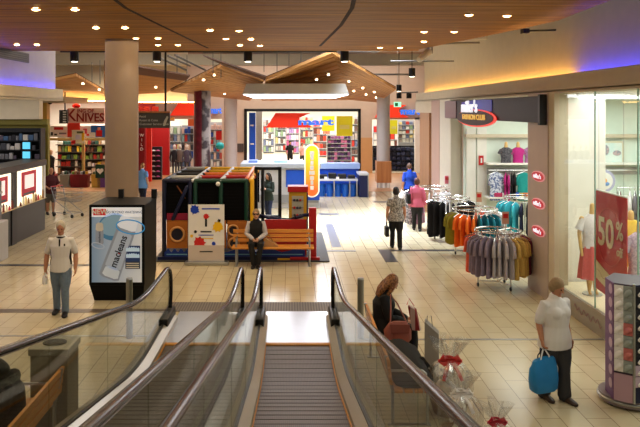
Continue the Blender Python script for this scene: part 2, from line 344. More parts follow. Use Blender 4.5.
# ---- knife shop and red shop, far left
KY = 34.5
struct('wall_knife_header', MB().box(-16, -4.9, KY, KY+.2, 4.05, 7.0), CREAM)
struct('wall_knife_back', MB().box(-16, -7.95, 39, 39.2, 0, 4.1), SHOPW); struct('ceiling_knife', MB().box(-16, -7.95, KY+.2, 39, 4.1, 4.25), SHOPW)
struct('wall_knife_side', MB().box(-7.95, -7.8, KY+.2, FY, 0, 4.05), mat('red_wall', (168, 22, 22), .5))
struct('trim_23', MB().box(-11.9, -8.4, KY-.02, KY+.06, 2.2, 2.32), mat('timber_rail', (190, 160, 96), .5))
struct('trim_24', MB().box(-9.9, -9.78, KY-.04, KY+.1, 0, 2.3), mat('timber_rail', (190, 160, 96), .5))
struct('wall_red_pier', MB().box(-7.7, -7.32, 36.5, 36.8, 0, 3.2), mat('maroon_wall', (120, 18, 26), .5))
struct('wall_red_back', MB().box(-7.8, -6.75, 40.5, 40.8, 0, 3.1), mat('red_wall', (168, 22, 22), .5))
struct('trim_25', MB().box(-7.8, -5.6, KY+.5, KY+.7, 3.12, 3.3), woodmat('timber_beam', (170, 110, 56), (190, 130, 70)))
thinglight('led_strip', MB().box(-12, -8.6, KY-.25, KY-.2, 4.06, 4.1), WARMLED, 'warm cove light strip glowing above the knife shop header', 'strip light')
thinglight('led_strip', MB().box(-7.3, -4.4, KY-.25, KY-.2, 4.0, 4.04), WARMLED, 'warm cove light strip glowing above the red shop right of the big column', 'strip light')
# ================================================================ LIGHT
def area(name, loc, sx, sy, power, col=(1, .9, .78), rot=(0, 0, 0), spread=PI):
    l = bpy.data.lights.new(name, 'AREA'); l.shape = 'RECTANGLE'; l.size = sx; l.size_y = sy; l.energy = power; l.color = col; l.spread = spread
    o = bpy.data.objects.new(name, l); C.objects.link(o); o.location = loc; o.rotation_euler = rot; return o
WARM = (1, .88, .64); COOL = (.80, .90, 1.0); NEUT = (1, .95, .88)
area('ceiling_downlight_field', (-3.5, 14, 5.2), 9, 8, 285, (1, .76, .46)); area('ceiling_downlight_field', (-.5, 5, 5.2), 8, 7, 170, WARM)
area('skylight', (2.1, 25.5, 6.9), 3.2, 9, 1150, (.76,.87,1.0), spread=1.25); area('skylight', (-4, 27, 6.9), 9, 8, 400, (1,.92,.82)); area('skylight', (1, 38.5, 6.9), 12, 4, 700, NEUT)
area('shop_light', (8.5, 17, 3.9), 6, 8, 420, (.94, 1, .96)); area('shop_light', (5.9, 10.5, 3.9), 1.0, 6, 110, (1, .97, .9)); area('shop_light', (10, 9, 3.9), 6, 6, 160, (.94, 1, .96))
area('store_light', (1, 54, 4.25), 16, 20, 2600, (1,.98,.95)); area('knife_light', (-10, 36.0, 4.05), 4, 2.6, 420, (1,.95,.8)); area('red_shop_light', (-7.0, 38.7, 3.6), 1.2, 2.5, 50, NEUT)
area('counter_shop_light', (-11, 23.5, 4.2), 4, 3, 60, NEUT); area('left_light', (-8.5, 31, 5.5), 3, 3, 160, WARM)
w = bpy.data.worlds.new('world'); sc.world = w; w.use_nodes = True; bg = w.node_tree.nodes['Background']; bg.inputs[0].default_value = (1, .93, .84, 1); bg.inputs[1].default_value = .22
sc.view_settings.view_transform = 'Standard'; sc.view_settings.look = 'None'; sc.view_settings.gamma = 1; sc.view_settings.exposure = 0; sc.view_settings.use_curve_mapping = False
sc.cycles.use_denoising = True; sc.cycles.max_bounces = 6; sc.cycles.transparent_max_bounces = 24; sc.cycles.sample_clamp_indirect = 4
# ---------------------------------------------------------------- lamps in view
BULB = mat('lamp_glow', (255, 226, 170), emit=28, emitc=(255, 210, 140)); RING = mat('lamp_ring', (200, 170, 120), .4)
dl = thing('downlight', 'small round recessed downlight glowing in the timber slat ceiling', 'downlight', (0, 0, 0), 'downlights in the timber ceiling')
MB().torus((0, 0, 0), .075, .010, seg=18, rs=6).build('ring', RING, dl); MB().ball((0, 0, .0), .066, .066, .026).build('lamp', BULB, dl, True)
first = True
for px, py in [(36, 8.5), (75, 8.5), (96, 27), (125, 27), (136, 37.5), (158, 37.5), (17, 44), (37, 44), (158, 44.3), (178, 44.3), (210, 29.5), (239, 30), (226, 38), (251, 38.5), (240, 44.5), (260, 45), (380, 47), (400, 47), (424, 31), (454, 31), (424, 41), (469, 14), (507, 15)]:
    d = (CZ-EYE)*FPX/(VY-py); o = dl if first else dup(dl); first = False; o.location = ((px-VX)*d/FPX, d, CZ-.01)
    l = bpy.data.lights.new('downlight_beam', 'SPOT'); l.energy = 22; l.color = WARM; l.spot_size = 1.5; l.spot_blend = .6; l.shadow_soft_size = .06
    q = bpy.data.objects.new('downlight_beam', l); C.objects.link(q); q.location = ((px-VX)*d/FPX, d, CZ-.07)
# black lighting track and cylinder pendants just past the ceiling edge
MB().tube([(-6.4, 20.2, 5.29), (1.3, 20.2, 5.29)], .035, seg=8).build('lighting_track', BLACK, label='thin black lighting track along the far edge of the timber ceiling', cat='track')
MB().tube([P(165.5, 52, 20.3), P(165.5, 113, 20.3)], .03, seg=8).build('sign_post', BLACK, label='black suspension pole hanging beside the dark directory sign', cat='pole')
MB().tube([P(65, 92, 30), P(65, 110, 30)], .03, seg=8).build('sign_post', BLACK, label='dark hanging pole in front of the knife shop sign', cat='pole')
SPOTS = [(74.5, 20.2, 'in the gap left of the big column'), (157, 20.2, 'just right of the big column'), (248, 20.2, 'over the valley between the two middle canopies'), (344.5, 20.2, 'over the peak of the right canopy'), (412, 26, 'on the cream wall beside the clothing shop'), (399, 33, 'furthest back, beside the far pillar')]
for i, (px, d, wh) in enumerate(SPOTS):
    z = {412: 4.85, 399: 4.5}.get(px, 5.0); x = (px-VX)*d/FPX; r = .12
    t = thing('track_light', 'black cylinder ceiling light '+wh, 'ceiling light', (x, d, z))
    MB().cyl((x, d, z), (x, d, z+.3), r, seg=20).build('housing', BLACK, t, True); MB().cyl((x, d, z-.01), (x, d, z+.005), r*.7, seg=16).build('lamp', mat('spot_glow', (255, 240, 210), emit=9), t)
    if px in (412, 399): MB().tube([(x, d, z+.3), (x, d, 7)], .015, seg=6).build('cord', BLACK, t)
cm = thing('security_camera', 'white bullet security camera mounted near the ceiling by the right wall', 'camera', P(425, 57, 18.5))
MB().tube([P(429, 51, 18.5), P(419, 60, 18.2)], [.09, .075], seg=12).build('body', WHITE, cm, True); MB().tube([P(428, 52, 18.5), V((P(428, 52, 18.5).x, 18.5, 5.24))], .025).build('bracket', DARK, cm)
pj = thing('spotlight_head', 'small dark spotlight at the top of the right wall beside the ceiling edge', 'spotlight', P(525, 31, 14.4))
MB().box(*sorted((P(522, 31, 14.4).x, P(528, 31, 14.4).x)), 14.3, 14.5, P(522, 33.5, 14.4).z, P(522, 29, 14.4).z).build('head', BLACK, pj); MB().tube([P(525, 31, 14.4), V((5.28, 14.4, P(525, 31, 14.4).z+.02))], .02).build('bracket', BLACK, pj)
dm = thing('dome_camera', 'small black dome camera under the soffit left of the knife shop', 'camera', P(50, 101, 29.9))
MB().ball(P(50, 102, 29.9), .1).build('dome', BLACK, dm, True); MB().cyl(P(50, 101.5, 29.9), V((P(50, 100, 29.9).x, 29.9, 3.97)), .11).build('base', BLACK, dm)
# folded timber canopies -------------------------------------------------
CAN = woodmat('canopy_timber', (176, 120, 62), (206, 150, 86), 'x', .5, 3); CANB = mat('canopy_backing', (60, 36, 20), .8)
lerp2 = lambda a, b, t: a+(b-a)*t
def canopy(label, faces, strips=()):
    allp = [V(P(*q)) for f in faces for q in f]; c = sum(allp, V())/len(allp)
    t = thing('timber_canopy', label, 'canopy', c)
    for f in faces:
        w = [P(*q) for q in f]; N = 16; mb = MB(); bk = MB(); up = V((0, .02, .10))
        for i in range(N):
            u0, u1 = i/N, (i+.82)/N; mb.prism([lerp2(w[0], w[3], u0), lerp2(w[1], w[2], u0), lerp2(w[1], w[2], u1), lerp2(w[0], w[3], u1)], up)
            bk.prism([p+up for p in (lerp2(w[0], w[3], u0), lerp2(w[1], w[2], u0), lerp2(w[1], w[2], (i+1)/N), lerp2(w[0], w[3], (i+1)/N))], (0, .01, .03))
        mb.build('panel', CAN, t); bk.build('panel_backing', CANB, t)
    for f in strips: MB().prism([P(*q) for q in f], (0, .1, .05)).build('edge_fascia', mat('canopy_edge', (84, 46, 24), .6), t)
    return t
canopy('folded timber canopy with a tall peak above the far pillar', [[(266, 80, 24), (332, 53, 24), (352, 100.5, 38), (262, 101, 38)], [(332, 53, 24), (396, 90, 28), (378, 102.5, 38), (352, 100.5, 38)]])
canopy('folded timber canopy with a dark leading edge left of the tall peak', [[(265, 80, 24), (224, 65, 25), (170, 92, 30), (250, 101, 38)]], [[(203, 56, 23.6), (266, 77, 23.8), (265, 80.5, 24), (224, 66, 25)]])
canopy('low folded timber canopy just right of the big column', [[(104, 66, 26), (186, 80, 27), (166, 93, 33), (104, 96, 33)]], [[(104, 61, 24), (190, 76, 26), (186, 81, 27), (104, 70, 26)]])
canopy('small folded timber canopy between the left bulkhead and the big column', [[(48, 82, 26), (76, 76, 26), (108, 94, 34), (50, 93, 36)]])
PL = {'A': [(266, 80, 24), (332, 53, 24), (352, 100.5, 38), (262, 101, 38)], 'B': [(332, 53, 24), (396, 90, 28), (378, 102.5, 38), (352, 100.5, 38)], 'C': [(265, 80, 24), (224, 65, 25), (170, 92, 30), (250, 101, 38)], 'D': [(104, 66, 26), (186, 80, 27), (166, 93, 33), (104, 96, 33)], 'E': [(48, 82, 26), (76, 76, 26), (108, 94, 34), (50, 93, 36)]}
def on_panel(k, px, py):
    w = [P(*q) for q in PL[k]]; best = None
    for i in range(61):
        for j in range(61):
            u, v = i/60, j/60; p = lerp2(lerp2(w[0], w[3], u), lerp2(w[1], w[2], u), v); e = abs(VX+FPX*p.x/p.y-px)+abs(VY-FPX*(p.z-EYE)/p.y-py)
            if best is None or e < best[0]: best = (e, p)
    return best[1]
cl = thing('canopy_light', 'tiny recessed light dotted into the folded timber canopies', 'downlight', (0, 0, 0), 'tiny lights in the folded canopies')
MB().torus((0, 0, 0), .065, .010, seg=14, rs=6).build('ring', RING, cl); MB().ball((0, 0, 0), .06, .06, .035).build('lamp', mat('canopy_glow', (255, 232, 190), emit=9), cl, True)
first = True
for k, px, py in [('E', 83, 83), ('E', 99, 89), ('D', 155.5, 86.5), ('D', 175, 88), ('C', 204, 79), ('C', 214, 74.5), ('C', 225, 93.5), ('A', 316, 79), ('A', 328, 74), ('B', 349, 81), ('A', 338, 85.5), ('B', 354, 90.5), ('B', 363, 87.5), ('B', 366, 94), ('B', 374, 91.5), ('B', 376, 97)]:
    q = on_panel(k, px, py)
    o = cl if first else dup(cl); first = False; o.location = q-V((0, 0, .03))
# white light box soffit
lb = thing('ceiling_light_box', 'long white ceiling box with a glowing underside above the store entrance', 'light box', (.2, 25, 4.2))
MB().prism([(-1.62, 24.9, 4.22), (2.02, 24.9, 4.22), (1.9, 24.95, 4.56), (-1.5, 24.95, 4.56)], (0, .5, 0)).build('box', mat('box_grey', (190, 184, 172), .6), lb); MB().box(-1.64, 2.04, 24.9, 33, 4.19, 4.225).build('housing', mat('box_grey', (190, 184, 172), .6), lb); MB().box(-1.60, 2.0, 24.93, 32.9, 4.17, 4.19).build('diffuser', mat('diffuser', (255, 252, 248), emit=7, emitc=(246, 248, 255)), lb)
# ================================================================ MOVING WALKWAYS
def zc(y, y0):
    u = y0-y
    return 0 if u <= 0 else (.19*u*u/3.2 if u < 1.6 else .152+.19*(u-1.6))
zp = lambda y: zc(y, 10.5)
zh = lambda y: zc(y, 10.9)
YS = [12.5, 11.9, 11.3, 10.9, 10.5, 10.2, 9.9, 9.6, 9.3, 9.0, 8.7, 8.2, 7.4, 6.4, 5.4, 4.4, 3.4, 2.4, 1.4, .4, -.8]
BELT = stripes('walkway_belt', (100, 80, 64), (72, 57, 46), 0, .02, .45, .45)
DECKM = mat('deck_metal', (186, 180, 166), .3, .55, scale=3); HAND = mat('handrail_rubber', (24, 21, 22), .2, spec=.35); LAND = mat('landing_plate', (196, 200, 208), .28, .85)
WG = glassmat('walkway_glass', (.86, .885, .84), .13, .03); BRUSH = mat('yellow_brush', (206, 140, 40), .5); SEAM = mat('belt_seam', (64, 54, 46), .6)
def sweep(prof, ys, f):
    """profile points (x, z) swept along the walkway"""
    return MB().ring_loft([[(x, y, z+f(y)) for x, z in prof] for y in ys])
def walkway(xc, label):
    t = thing('moving_walkway', label, 'moving walkway', (xc, 6, 0))
    ys = [y for y in YS if y <= 11.3]
    R = []
    mb = MB(); 
    mb.ring_loft([[(xc-.5, y, zp(y)+.005), (xc+.5, y, zp(y)+.005), (xc+.5, y, zp(y)-.06), (xc-.5, y, zp(y)-.06)] for y in ys]).build('belt', BELT, t)
    y = 11.0; mb = MB()
    while y > 2.6: mb.box(xc-.5, xc+.5, y, y+.010, zp(y)+.003, zp(y)+.0078); y -= .2
    mb.build('belt_seams', SEAM, t)
    MB().box(xc-.55, xc+.55, 11.3, 13.1, .0, .012).build('landing_plate', LAND, t)
    MB().box(xc-.5, xc+.5, 11.22, 11.32, .005, .02).build('comb_strip', BRUSH, t)
    for s in (-1, 1):
        X = lambda v: xc+s*v
        sweep([(X(.5), -.05), (X(.5), .10), (X(.595), .165), (X(.613), .165), (X(.613), -.05)], YS, zp).build('inner_deck', DECKM, t)
        sweep([(X(.488), .0), (X(.502), .0), (X(.502), .03), (X(.488), .03)], [y for y in YS if y < 11.4], zp).build('skirt_brush', BRUSH, t)
        sweep([(X(.627), -.05), (X(.627), .155), (X(.66), .155), (X(.78), .12), (X(.78), -.1)], YS, zp).build('outer_deck', DECKM, t)
        mb = MB(); yy = [y for y in YS if y <= 10.5]
        mb.prism([(X(.77), y, zp(y)+.06) for y in yy]+[(X(.77), yy[-1], .0), (X(.77), yy[0], .0)], (s*.008, 0, 0)).build('side_cladding', mat('cladding_grey', (132, 126, 112), .5), t)
        cuts = [12.35, 10.3, 8.2, 6.2, 4.2, 2.2, .2]
        for a, b in zip(cuts, cuts[1:]):
            n = 8; ysub = [a-.012+(b-a+.012)*k/n for k in range(n+1)]
            low = [(X(.614), y, zp(y)+.15) for y in ysub]; up = [(X(.614), y, zh(y)+.965) for y in ysub[::-1]]
            if a > 12: up = up[:-1]+[(X(.614), 12.2, .96), (X(.614), 12.42, .85), (X(.614), 12.5, .6), (X(.614), 12.5, .3)]
            MB().prism(low+up, (s*.012, 0, 0)).build('glass_panel', WG, t)
        pts = [(X(.62), y, zh(y)+1.0) for y in [-.6, .4, 1.4, 2.4, 3.4, 4.4, 5.4, 6.4, 7.4, 8.2, 8.7, 9.0, 9.3, 9.6, 9.9, 10.2, 10.5, 10.9, 11.5, 12.1]]
        pts += [(X(.62), 12.1+.42*math.sin(a), .70+.30*math.cos(a)) for a in (.4, .8, 1.2, 1.57)]+[(X(.62), 12.52, .5), (X(.62), 12.44, .25)]
        MB().tube(pts, (.036, .022), side=(1, 0, 0), seg=12).build('handrail', HAND, t, True)
        hs = [(x, y+.0, z-.034) for x, y, z in pts[:20]]
        MB().tube(hs, (.018, .012), side=(1, 0, 0), seg=8).build('handrail_guide', mat('guide_steel', (120, 120, 124), .25, .9), t, True)
        sweep([(X(.600), .166), (X(.600), .182), (X(.645), .182), (X(.645), .157), (X(.613), .157)], YS, zp).build('glass_gasket', BLACK, t)
        MB().box(X(.62)-.078, X(.62)+.078, 11.75, 12.6, .02, .26, .03).build('newel_cap', BLACK, t, True)
    return t
walkway(.12, 'moving walkway in front sloping straight down to the landing')
walkway(-1.44, 'neighbouring moving walkway running parallel on the left')
mt = thing('grate_mat', 'ribbed grey entrance mat across the foot of both moving walkways', 'mat', (-.6, 13.4, 0))
MB().box(-2.25, 1.1, 13.12, 13.75, 0, .008).build('ribbed_mat', stripes('mat_ribs', (112, 102, 92), (74, 66, 60), 0, .05, .5), mt)
for nm, x, lb_ in (('bollard', 1.13, 'short steel bollard post to the right of the walkway landing'), ('bollard', -2.57, 'short steel bollard post in front of the toothpaste advertisement box')):
    t = thing(nm, lb_, 'bollard', (x, 11.6, 0)); MB().cyl((x, 11.6, 0), (x, 11.6, .94), .052, seg=20).build('post', mat('bollard_steel', (150, 148, 138), .35, .7), t, True)
    MB().cyl((x, 11.6, .94), (x, 11.6, .965), .054, .046, seg=20).build('cap', STEEL, t, True)
# ================================================================ PEOPLE
def solid(mb, voxel, smooth=2):
    """overlapping shapes fused into one continuous surface"""
    me = bpy.data.meshes.new('tmp'); bmesh.ops.recalc_face_normals(mb.bm, faces=mb.bm.faces[:]); mb.bm.to_mesh(me); mb.bm.free()
    o = bpy.data.objects.new('tmp', me); C.objects.link(o)
    m = o.modifiers.new('r', 'REMESH'); m.mode = 'VOXEL'; m.voxel_size = voxel
    s = o.modifiers.new('s', 'SMOOTH'); s.factor = .5; s.iterations = smooth
    bpy.context.view_layer.update()
    out = bpy.data.meshes.new_from_object(o.evaluated_get(bpy.context.evaluated_depsgraph_get()))
    bpy.data.objects.remove(o); bpy.data.meshes.remove(me); return out
SKIN = mat('skin', (214, 160, 130), .55, var=.03, scale=6); SKIN2 = mat('skin_tan', (190, 132, 102), .55, var=.03, scale=6)
EYEM = mat('eye_dark', (40, 30, 26), .2); LIP = mat('lips', (170, 92, 84), .5)
def lerp(a, b, t): return V(a)+(V(b)-V(a))*t
def stand(H, lean=0., step=.0, turn=0.):
    """joint table, metres; the figure faces -y, its own left is +x"""
    h = H; J = {}
    J['pelvis'] = V((0, 0, .515*h)); J['waist'] = V((0, -.005*h-lean*.3, .61*h)); J['chest'] = V((0, .0-lean*.6, .725*h)); J['nb'] = V((0, .012*h-lean, .828*h)); J['head'] = V((0, -.012*h-lean*1.2, .925*h))
    for s, k in ((1, 'l'), (-1, 'r')):
        st = step*s
        J['s'+k] = V((s*.102*h, .01*h-lean, .788*h)); J['e'+k] = V((s*.135*h, .03*h-lean*.7, .632*h)); J['w'+k] = V((s*.145*h, -.02*h-lean*.5, .49*h))
        J['h'+k] = V((s*.05*h, 0, .50*h)); J['k'+k] = V((s*.052*h, -.012*h-st*.6, .275*h)); J['a'+k] = V((s*.055*h, .012*h-st, .042*h)); J['t'+k] = V((s*.065*h, -.105*h-st, .014*h))
    return J
def sit(H, seat=.45, reach=.0):
    h = H; J = {}; z = seat+.085
    J['pelvis'] = V((0, .0, z)); J['waist'] = V((0, .01, z+.10*h)); J['chest'] = V((0, .0, z+.215*h)); J['nb'] = V((0, -.005, z+.318*h)); J['head'] = V((0, -.035*h, z+.41*h))
    for s, k in ((1, 'l'), (-1, 'r')):
        J['s'+k] = V((s*.10*h, .0, z+.28*h)); J['e'+k] = V((s*.135*h, -.03*h, z+.13*h)); J['w'+k] = V((s*.04*h, -.15*h, z+.075*h))
        J['h'+k] = V((s*.05*h, 0, z)); J['k'+k] = V((s*.06*h, -.25*h, z+.02)); J['a'+k] = V((s*.05*h, -.25*h, .075)); J['t'+k] = V((s*.06*h, -.37*h, .025))
    return J
def hand(mb, w, d, palm, h, curl):
    """palm, four fingers of different lengths, and a thumb; d = along, palm = the way the palm faces"""
    d = V(d).normalized(); n = (V(palm)-d*V(palm).dot(d)).normalized(); s = d.cross(n)
    mb.tube([w, w+d*.022*h, w+d*.05*h], [(.015*h, .0115*h), (.021*h, .0105*h), (.023*h, .0095*h)], side=s, seg=8, dome=True)
    for i, (off, L) in enumerate(((-.0165, .040), (-.0055, .046), (.0055, .043), (.0165, .033))):
        p = w+d*.05*h+s*off*h; pts = [p-d*.012*h]; a = 0; dd = d
        pts.append(p)
        for k in range(3):
            a += curl; dd = d*math.cos(a)+n*math.sin(a); p = p+dd*L*h/3*1.1; pts.append(p)
        mb.tube(pts, [.0054*h, .0056*h, .0053*h, .005*h, .0044*h], seg=6, dome=True)
    p = w+d*.014*h-s*.016*h; dd = (d*.7-s*.6+n*.35).normalized(); e = (d*.9-s*.1+n*.4).normalized()
    mb.tube([p, p+dd*.024*h, p+dd*.024*h+e*.022*h], [.0075*h, .0065*h, .005*h], seg=6, dome=True)
def headbasis(face, up=(0, 0, 1)):
    f = V(face).normalized(); s = V(up).cross(f)*-1; s.normalize(); u = s.cross(f)*1
    if u.z < 0: u = -u
    return f, s, u
def person(label, loc, yaw, H, J, skin, wear, hair, face=(0, -1, -.1), voxel=.012, curl=(.35, .35), dirs={}, palms={}, fem=False, group=None, girth=1.0):
    h = H; g = girth
    wf = .93 if fem else 1.0
    def torso(mb, e, low='pelvis', zlow=None, top=True):
        a, b, c, n = J['pelvis'], J['waist'], J['chest'], J['nb']; up = (b-a).normalized()
        hipw = .098 if fem else .09
        pts = [a-up*.035*h, a, lerp(a, b, .5), b, lerp(b, c, .55), c, lerp(c, n, .55), lerp(c, n, .8), n]
        rad = [(.082*g*h+e, .060*g*h+e), (hipw*g*h+e, .068*g*h+e), (.088*g*h+e, .064*g*h+e), (.077*g*wf*h+e, .058*g*h+e), (.087*g*wf*h+e, .063*g*h+e), (.095*g*wf*h+e, .066*g*h+e), (.095*wf*h+e, .055*h+e), (.075*wf*h+e, .045*h+e), (.036*h+e, .036*h+e)]
        if zlow is not None: pts[0] = a-up*zlow*h; rad[0] = ((hipw+.006)*g*h+e+.006, .072*g*h+e+.006); rad[1] = (rad[1][0]+.006, rad[1][1]+.006)
        mb.tube(pts, rad, side=(J['sl']-J['sr']).normalized(), seg=18, dome=True if zlow is None else 'end')
        if fem:
            f = (J['sl']-J['sr']).normalized().cross((n-a).normalized()); f = f if f.y < 0 else -f
            for s in (-1, 1): mb.ball(c+f*(.05*h)+(J['sl']-J['sr']).normalized()*s*.04*h-V((0, 0, .005*h)), .04*h+e, .036*h+e, .042*h+e)
    def arm(mb, k, e, frac=1.0):
        s, el, w = J['s'+k], J['e'+k], J['w'+k]; inn = V((0, 0, .0)); c = lerp(J['chest'], J['nb'], .6)
        pts = [lerp(s, c, .45)-V((0, 0, .012*h)), s, lerp(s, el, .5)]; rad = [.034*h+e*.6, .031*h+e*.8, .029*h+e]
        if frac >= .5: pts = pts[:2]+[lerp(s, el, .55), el]; rad = [.034*h+e*.6, .031*h+e*.8, .030*h+e, .026*h+e]
        if frac > 1.2: pts += [lerp(el, w, .35), lerp(el, w, min(1, frac-1))]; rad += [.026*h+e, .018*h+e*1.2]
        elif frac > .5 and frac < 1: pts[-1] = lerp(s, el, frac)
        mb.tube(pts, rad, side=(0, 1, 0), seg=12, dome=True)
    def leg(mb, k, e, low=1.0, flare=0):
        hp, kn, an = J['h'+k], J['k'+k], J['a'+k]
        pts = [hp+V((0, 0, .01*h)), lerp(hp, kn, .3), lerp(hp, kn, .7), kn]; rad = [.053*g*h+e*.8, .054*g*h+e, .046*g*h+e, .037*h+e]
        if low > .5: pts += [lerp(kn, an, .3), lerp(kn, an, .65), lerp(kn, an, low)]; rad += [.036*h+e, .028*h+e*1.1+flare*.5, .022*h+e*1.3+flare]
        mb.tube(pts, rad, side=(1, 0, 0), seg=14, dome=True)
    def foot(mb, k, e):
        an, t = J['a'+k], J['t'+k]; d = V((t.x-an.x, t.y-an.y, 0)).normalized(); z = t.z
        base = V((an.x, an.y, max(.0, an.z-.042*h)))
        mb.tube([base-d*.030*h+V((0, 0, .020*h)), base+V((0, 0, .026*h)), base+d*.05*h+V((0, 0, .022*h)), base+d*.095*h+V((0, 0, .014*h)), base+d*.118*h+V((0, 0, .011*h))],
                [(.021*h+e, .019*h+e), (.022*h+e, .026*h+e), (.025*h+e, .021*h+e), (.027*h+e, .013*h+e), (.018*h+e, .009*h+e)], side=V((-d.y, d.x, 0)), seg=12, dome=True)
        mb.tube([an+V((0, 0, .02*h)), base+V((0, 0, .028*h))], [.022*h+e, .022*h+e], seg=10)
    # body ---------------------------------------------------------------
    mb = MB(); torso(mb, 0)
    for k in 'lr':
        arm(mb, k, 0, 2.0); leg(mb, k, 0); foot(mb, k, 0)
        d = dirs.get(k, J['w'+k]-J['e'+k]); hand(mb, J['w'+k], V(d).normalized(), palms.get(k, (-.9 if k == 'l' else .9, -.25, 0)), h, curl[0] if k == 'l' else curl[1])
    hd = J['head']; f, s, u = headbasis(face)
    B = Matrix((s, -f, u)).transposed().to_4x4()   # local head axes: x side, -y front, z up
    HM = Matrix.Translation(hd) @ B @ Matrix.Scale(h, 4)
    mb.tube([J['nb']-V((0, 0, .02*h)), lerp(J['nb'], hd, .5), hd-u*.02*h], [.036*h, .031*h, .033*h], seg=12)
    t = bmesh.new(); bmesh.ops.create_uvsphere(t, u_segments=20, v_segments=14, radius=1)
    for v in t.verts:
        x, y, z = v.co; q = max(0, -z)
        v.co = V((x*.044*(1-.28*q*q), y*.054*(1-.12*q)+(-.006*q if y < 0 else .004*max(0, z)), z*.066))
    mb.join(t, HM)
    hb = lambda pts, rad, seg=8: mb.tube([HM @ V(p) for p in pts], [r*h for r in rad], seg=seg, dome=True)
    hb([(0, -.050, .012), (0, -.058, -.008), (0, -.064, -.018)], [.004, .006, .0075])          # nose
    hb([(-.02, -.046, .012), (0, -.051, .014), (.02, -.046, .012)], [.006, .007, .006])        # brow
    hb([(-.010, -.046, -.053), (0, -.050, -.055), (.010, -.046, -.053)], [.009, .011, .009])   # chin
    for sx in (-1, 1): mb.tube([HM @ V((sx*.043, .004, .012)), HM @ V((sx*.047, .009, -.006)), HM @ V((sx*.043, .004, -.02))], [(.004*h, .011*h), (.004*h, .012*h), (.004*h, .007*h)], side=s, seg=8, dome=True)
    me = solid(mb, min(voxel, .0105) if voxel < .015 else voxel, 1)
    root = mkobj('person', me, skin, None, True, label=label, cat='person', group=group, local=True)
    # eyes, mouth
    if voxel < .015:
        for sx in (-1, 1): m2 = MB(); m2.ball(HM @ V((sx*.018, -.0475, .002)), .0065*h, u=8, v=6); m2.build('eye', EYEM, root, True)
        m2 = MB(); m2.tube([HM @ V((-.015, -.0485, -.034)), HM @ V((0, -.0535, -.033)), HM @ V((.015, -.0485, -.034))], [(.003*h), (.0042*h), (.003*h)], seg=6, dome=True); m2.build('mouth', LIP, root, True)
    # clothing -----------------------------------------------------------
    for w in wear:
        kind, m = w[0], w[1]; opt = w[2] if len(w) > 2 else {}
        mb = MB(); e = opt.get('e', .010)*1.0
        if kind == 'shoes':
            for k in 'lr': q = MB(); foot(q, k, .008); mkobj('shoe', solid(q, max(.008, voxel*.8), 1), m, root, True)
            mb.bm.free(); continue
        if kind in ('shirt', 'coat', 'vest', 'dress'):
            torso(mb, e, zlow=opt.get('hem', .05))
            if kind != 'vest':
                for k in 'lr': arm(mb, k, e, opt.get('sleeve', .6))
            if opt.get('skirt'):
                for k in 'lr': leg(mb, k, e+.02, .4)
        if kind == 'trousers':
            a = J['pelvis']; up = (J['waist']-a).normalized()
            mb.tube([a-up*.03*h, a, a+up*.05*h], [(.085*g*h+e, .062*g*h+e), ((.098 if fem else .09)*g*h+e, .068*g*h+e), (.084*g*h+e, .062*g*h+e)], side=(J['hl']-J['hr']).normalized(), seg=18, dome=True)
            for k in 'lr': leg(mb, k, e, opt.get('low', .97), opt.get('flare', .012))
        if kind == 'skirt':
            a = J['pelvis']; up = (J['waist']-a).normalized(); z0 = opt.get('low', .27)
            mb.tube([a+up*.06*h, a, V((0, -.01, z0*h))], [(.08*h+e, .06*h+e), (.1*h+e, .07*h+e), (.115*h+e, .085*h+e)], seg=18)
        mkobj(opt.get('name', kind), solid(mb, max(.008, voxel*.9), opt.get('smooth', 2)), m, root, True)
    # hair ---------------------------------------------------------------
    if hair:
        style, m = hair; mb = MB(); E = lambda c, r: mb.join(_sph(), HM @ Matrix.Translation(c) @ Matrix.Diagonal((*r, 1)))
        E((0, .010, .013), (.0515, .0575, .063))
        if style == 'short': E((0, .020, -.004), (.0545, .050, .058)); E((0, .006, .022), (.053, .056, .056))
        if style == 'bob': E((0, .016, -.008), (.054, .050, .060))
        if style == 'long':
            E((0, .018, -.012), (.058, .052, .068))
            for sx in (-.028, 0, .028): mb.tube([HM @ V((sx, .03, .03)), HM @ V((sx*1.3, .045, -.04)), HM @ V((sx*1.3, .05, -.10)), HM @ V((sx*1.1, .045, -.155))], [.02*h, .025*h, .024*h, .012*h], seg=8, dome=True)
            for sx in (-1, 1): mb.tube([HM @ V((sx*.038, -.005, .03)), HM @ V((sx*.05, -.012, -.04)), HM @ V((sx*.05, -.012, -.10)), HM @ V((sx*.042, -.005, -.13))], [.014*h, .019*h, .018*h, .008*h], seg=8, dome=True)
        if style == 'ponytail': mb.tube([HM @ V((0, .055, .02)), HM @ V((0, .075, -.02)), HM @ V((0, .07, -.08))], [.014*h, .018*h, .008*h], seg=8, dome=True)
        mkobj('hair', solid(mb, max(.007, voxel*.6), 2), m, root, True)
    root.location = loc; root.rotation_euler = (0, 0, yaw); ORG[root.name] = V((0, 0, 0))
    root['_hm'] = 0; del root['_hm']
    return root, HM
def _sph():
    t = bmesh.new(); bmesh.ops.create_uvsphere(t, u_segments=16, v_segments=10, radius=1); return t
def world(root, p): return Matrix.Translation(root.location) @ Matrix.Rotation(root.rotation_euler.z, 4, 'Z') @ V(p)
R_ = math.radians
H_WHITE = mat('hair_white', (196, 186, 168), .7, var=.12, scale=30); H_BROWN = mat('hair_brown', (104, 60, 30), .5, var=.3, scale=40, rgb2=(156, 102, 56)); H_DARK = mat('hair_dark', (36, 26, 22), .5); H_BLACK = mat('hair_black', (14, 12, 12), .45)
H_SANDY = mat('hair_sandy', (150, 124, 92), .7, var=.15, scale=30)
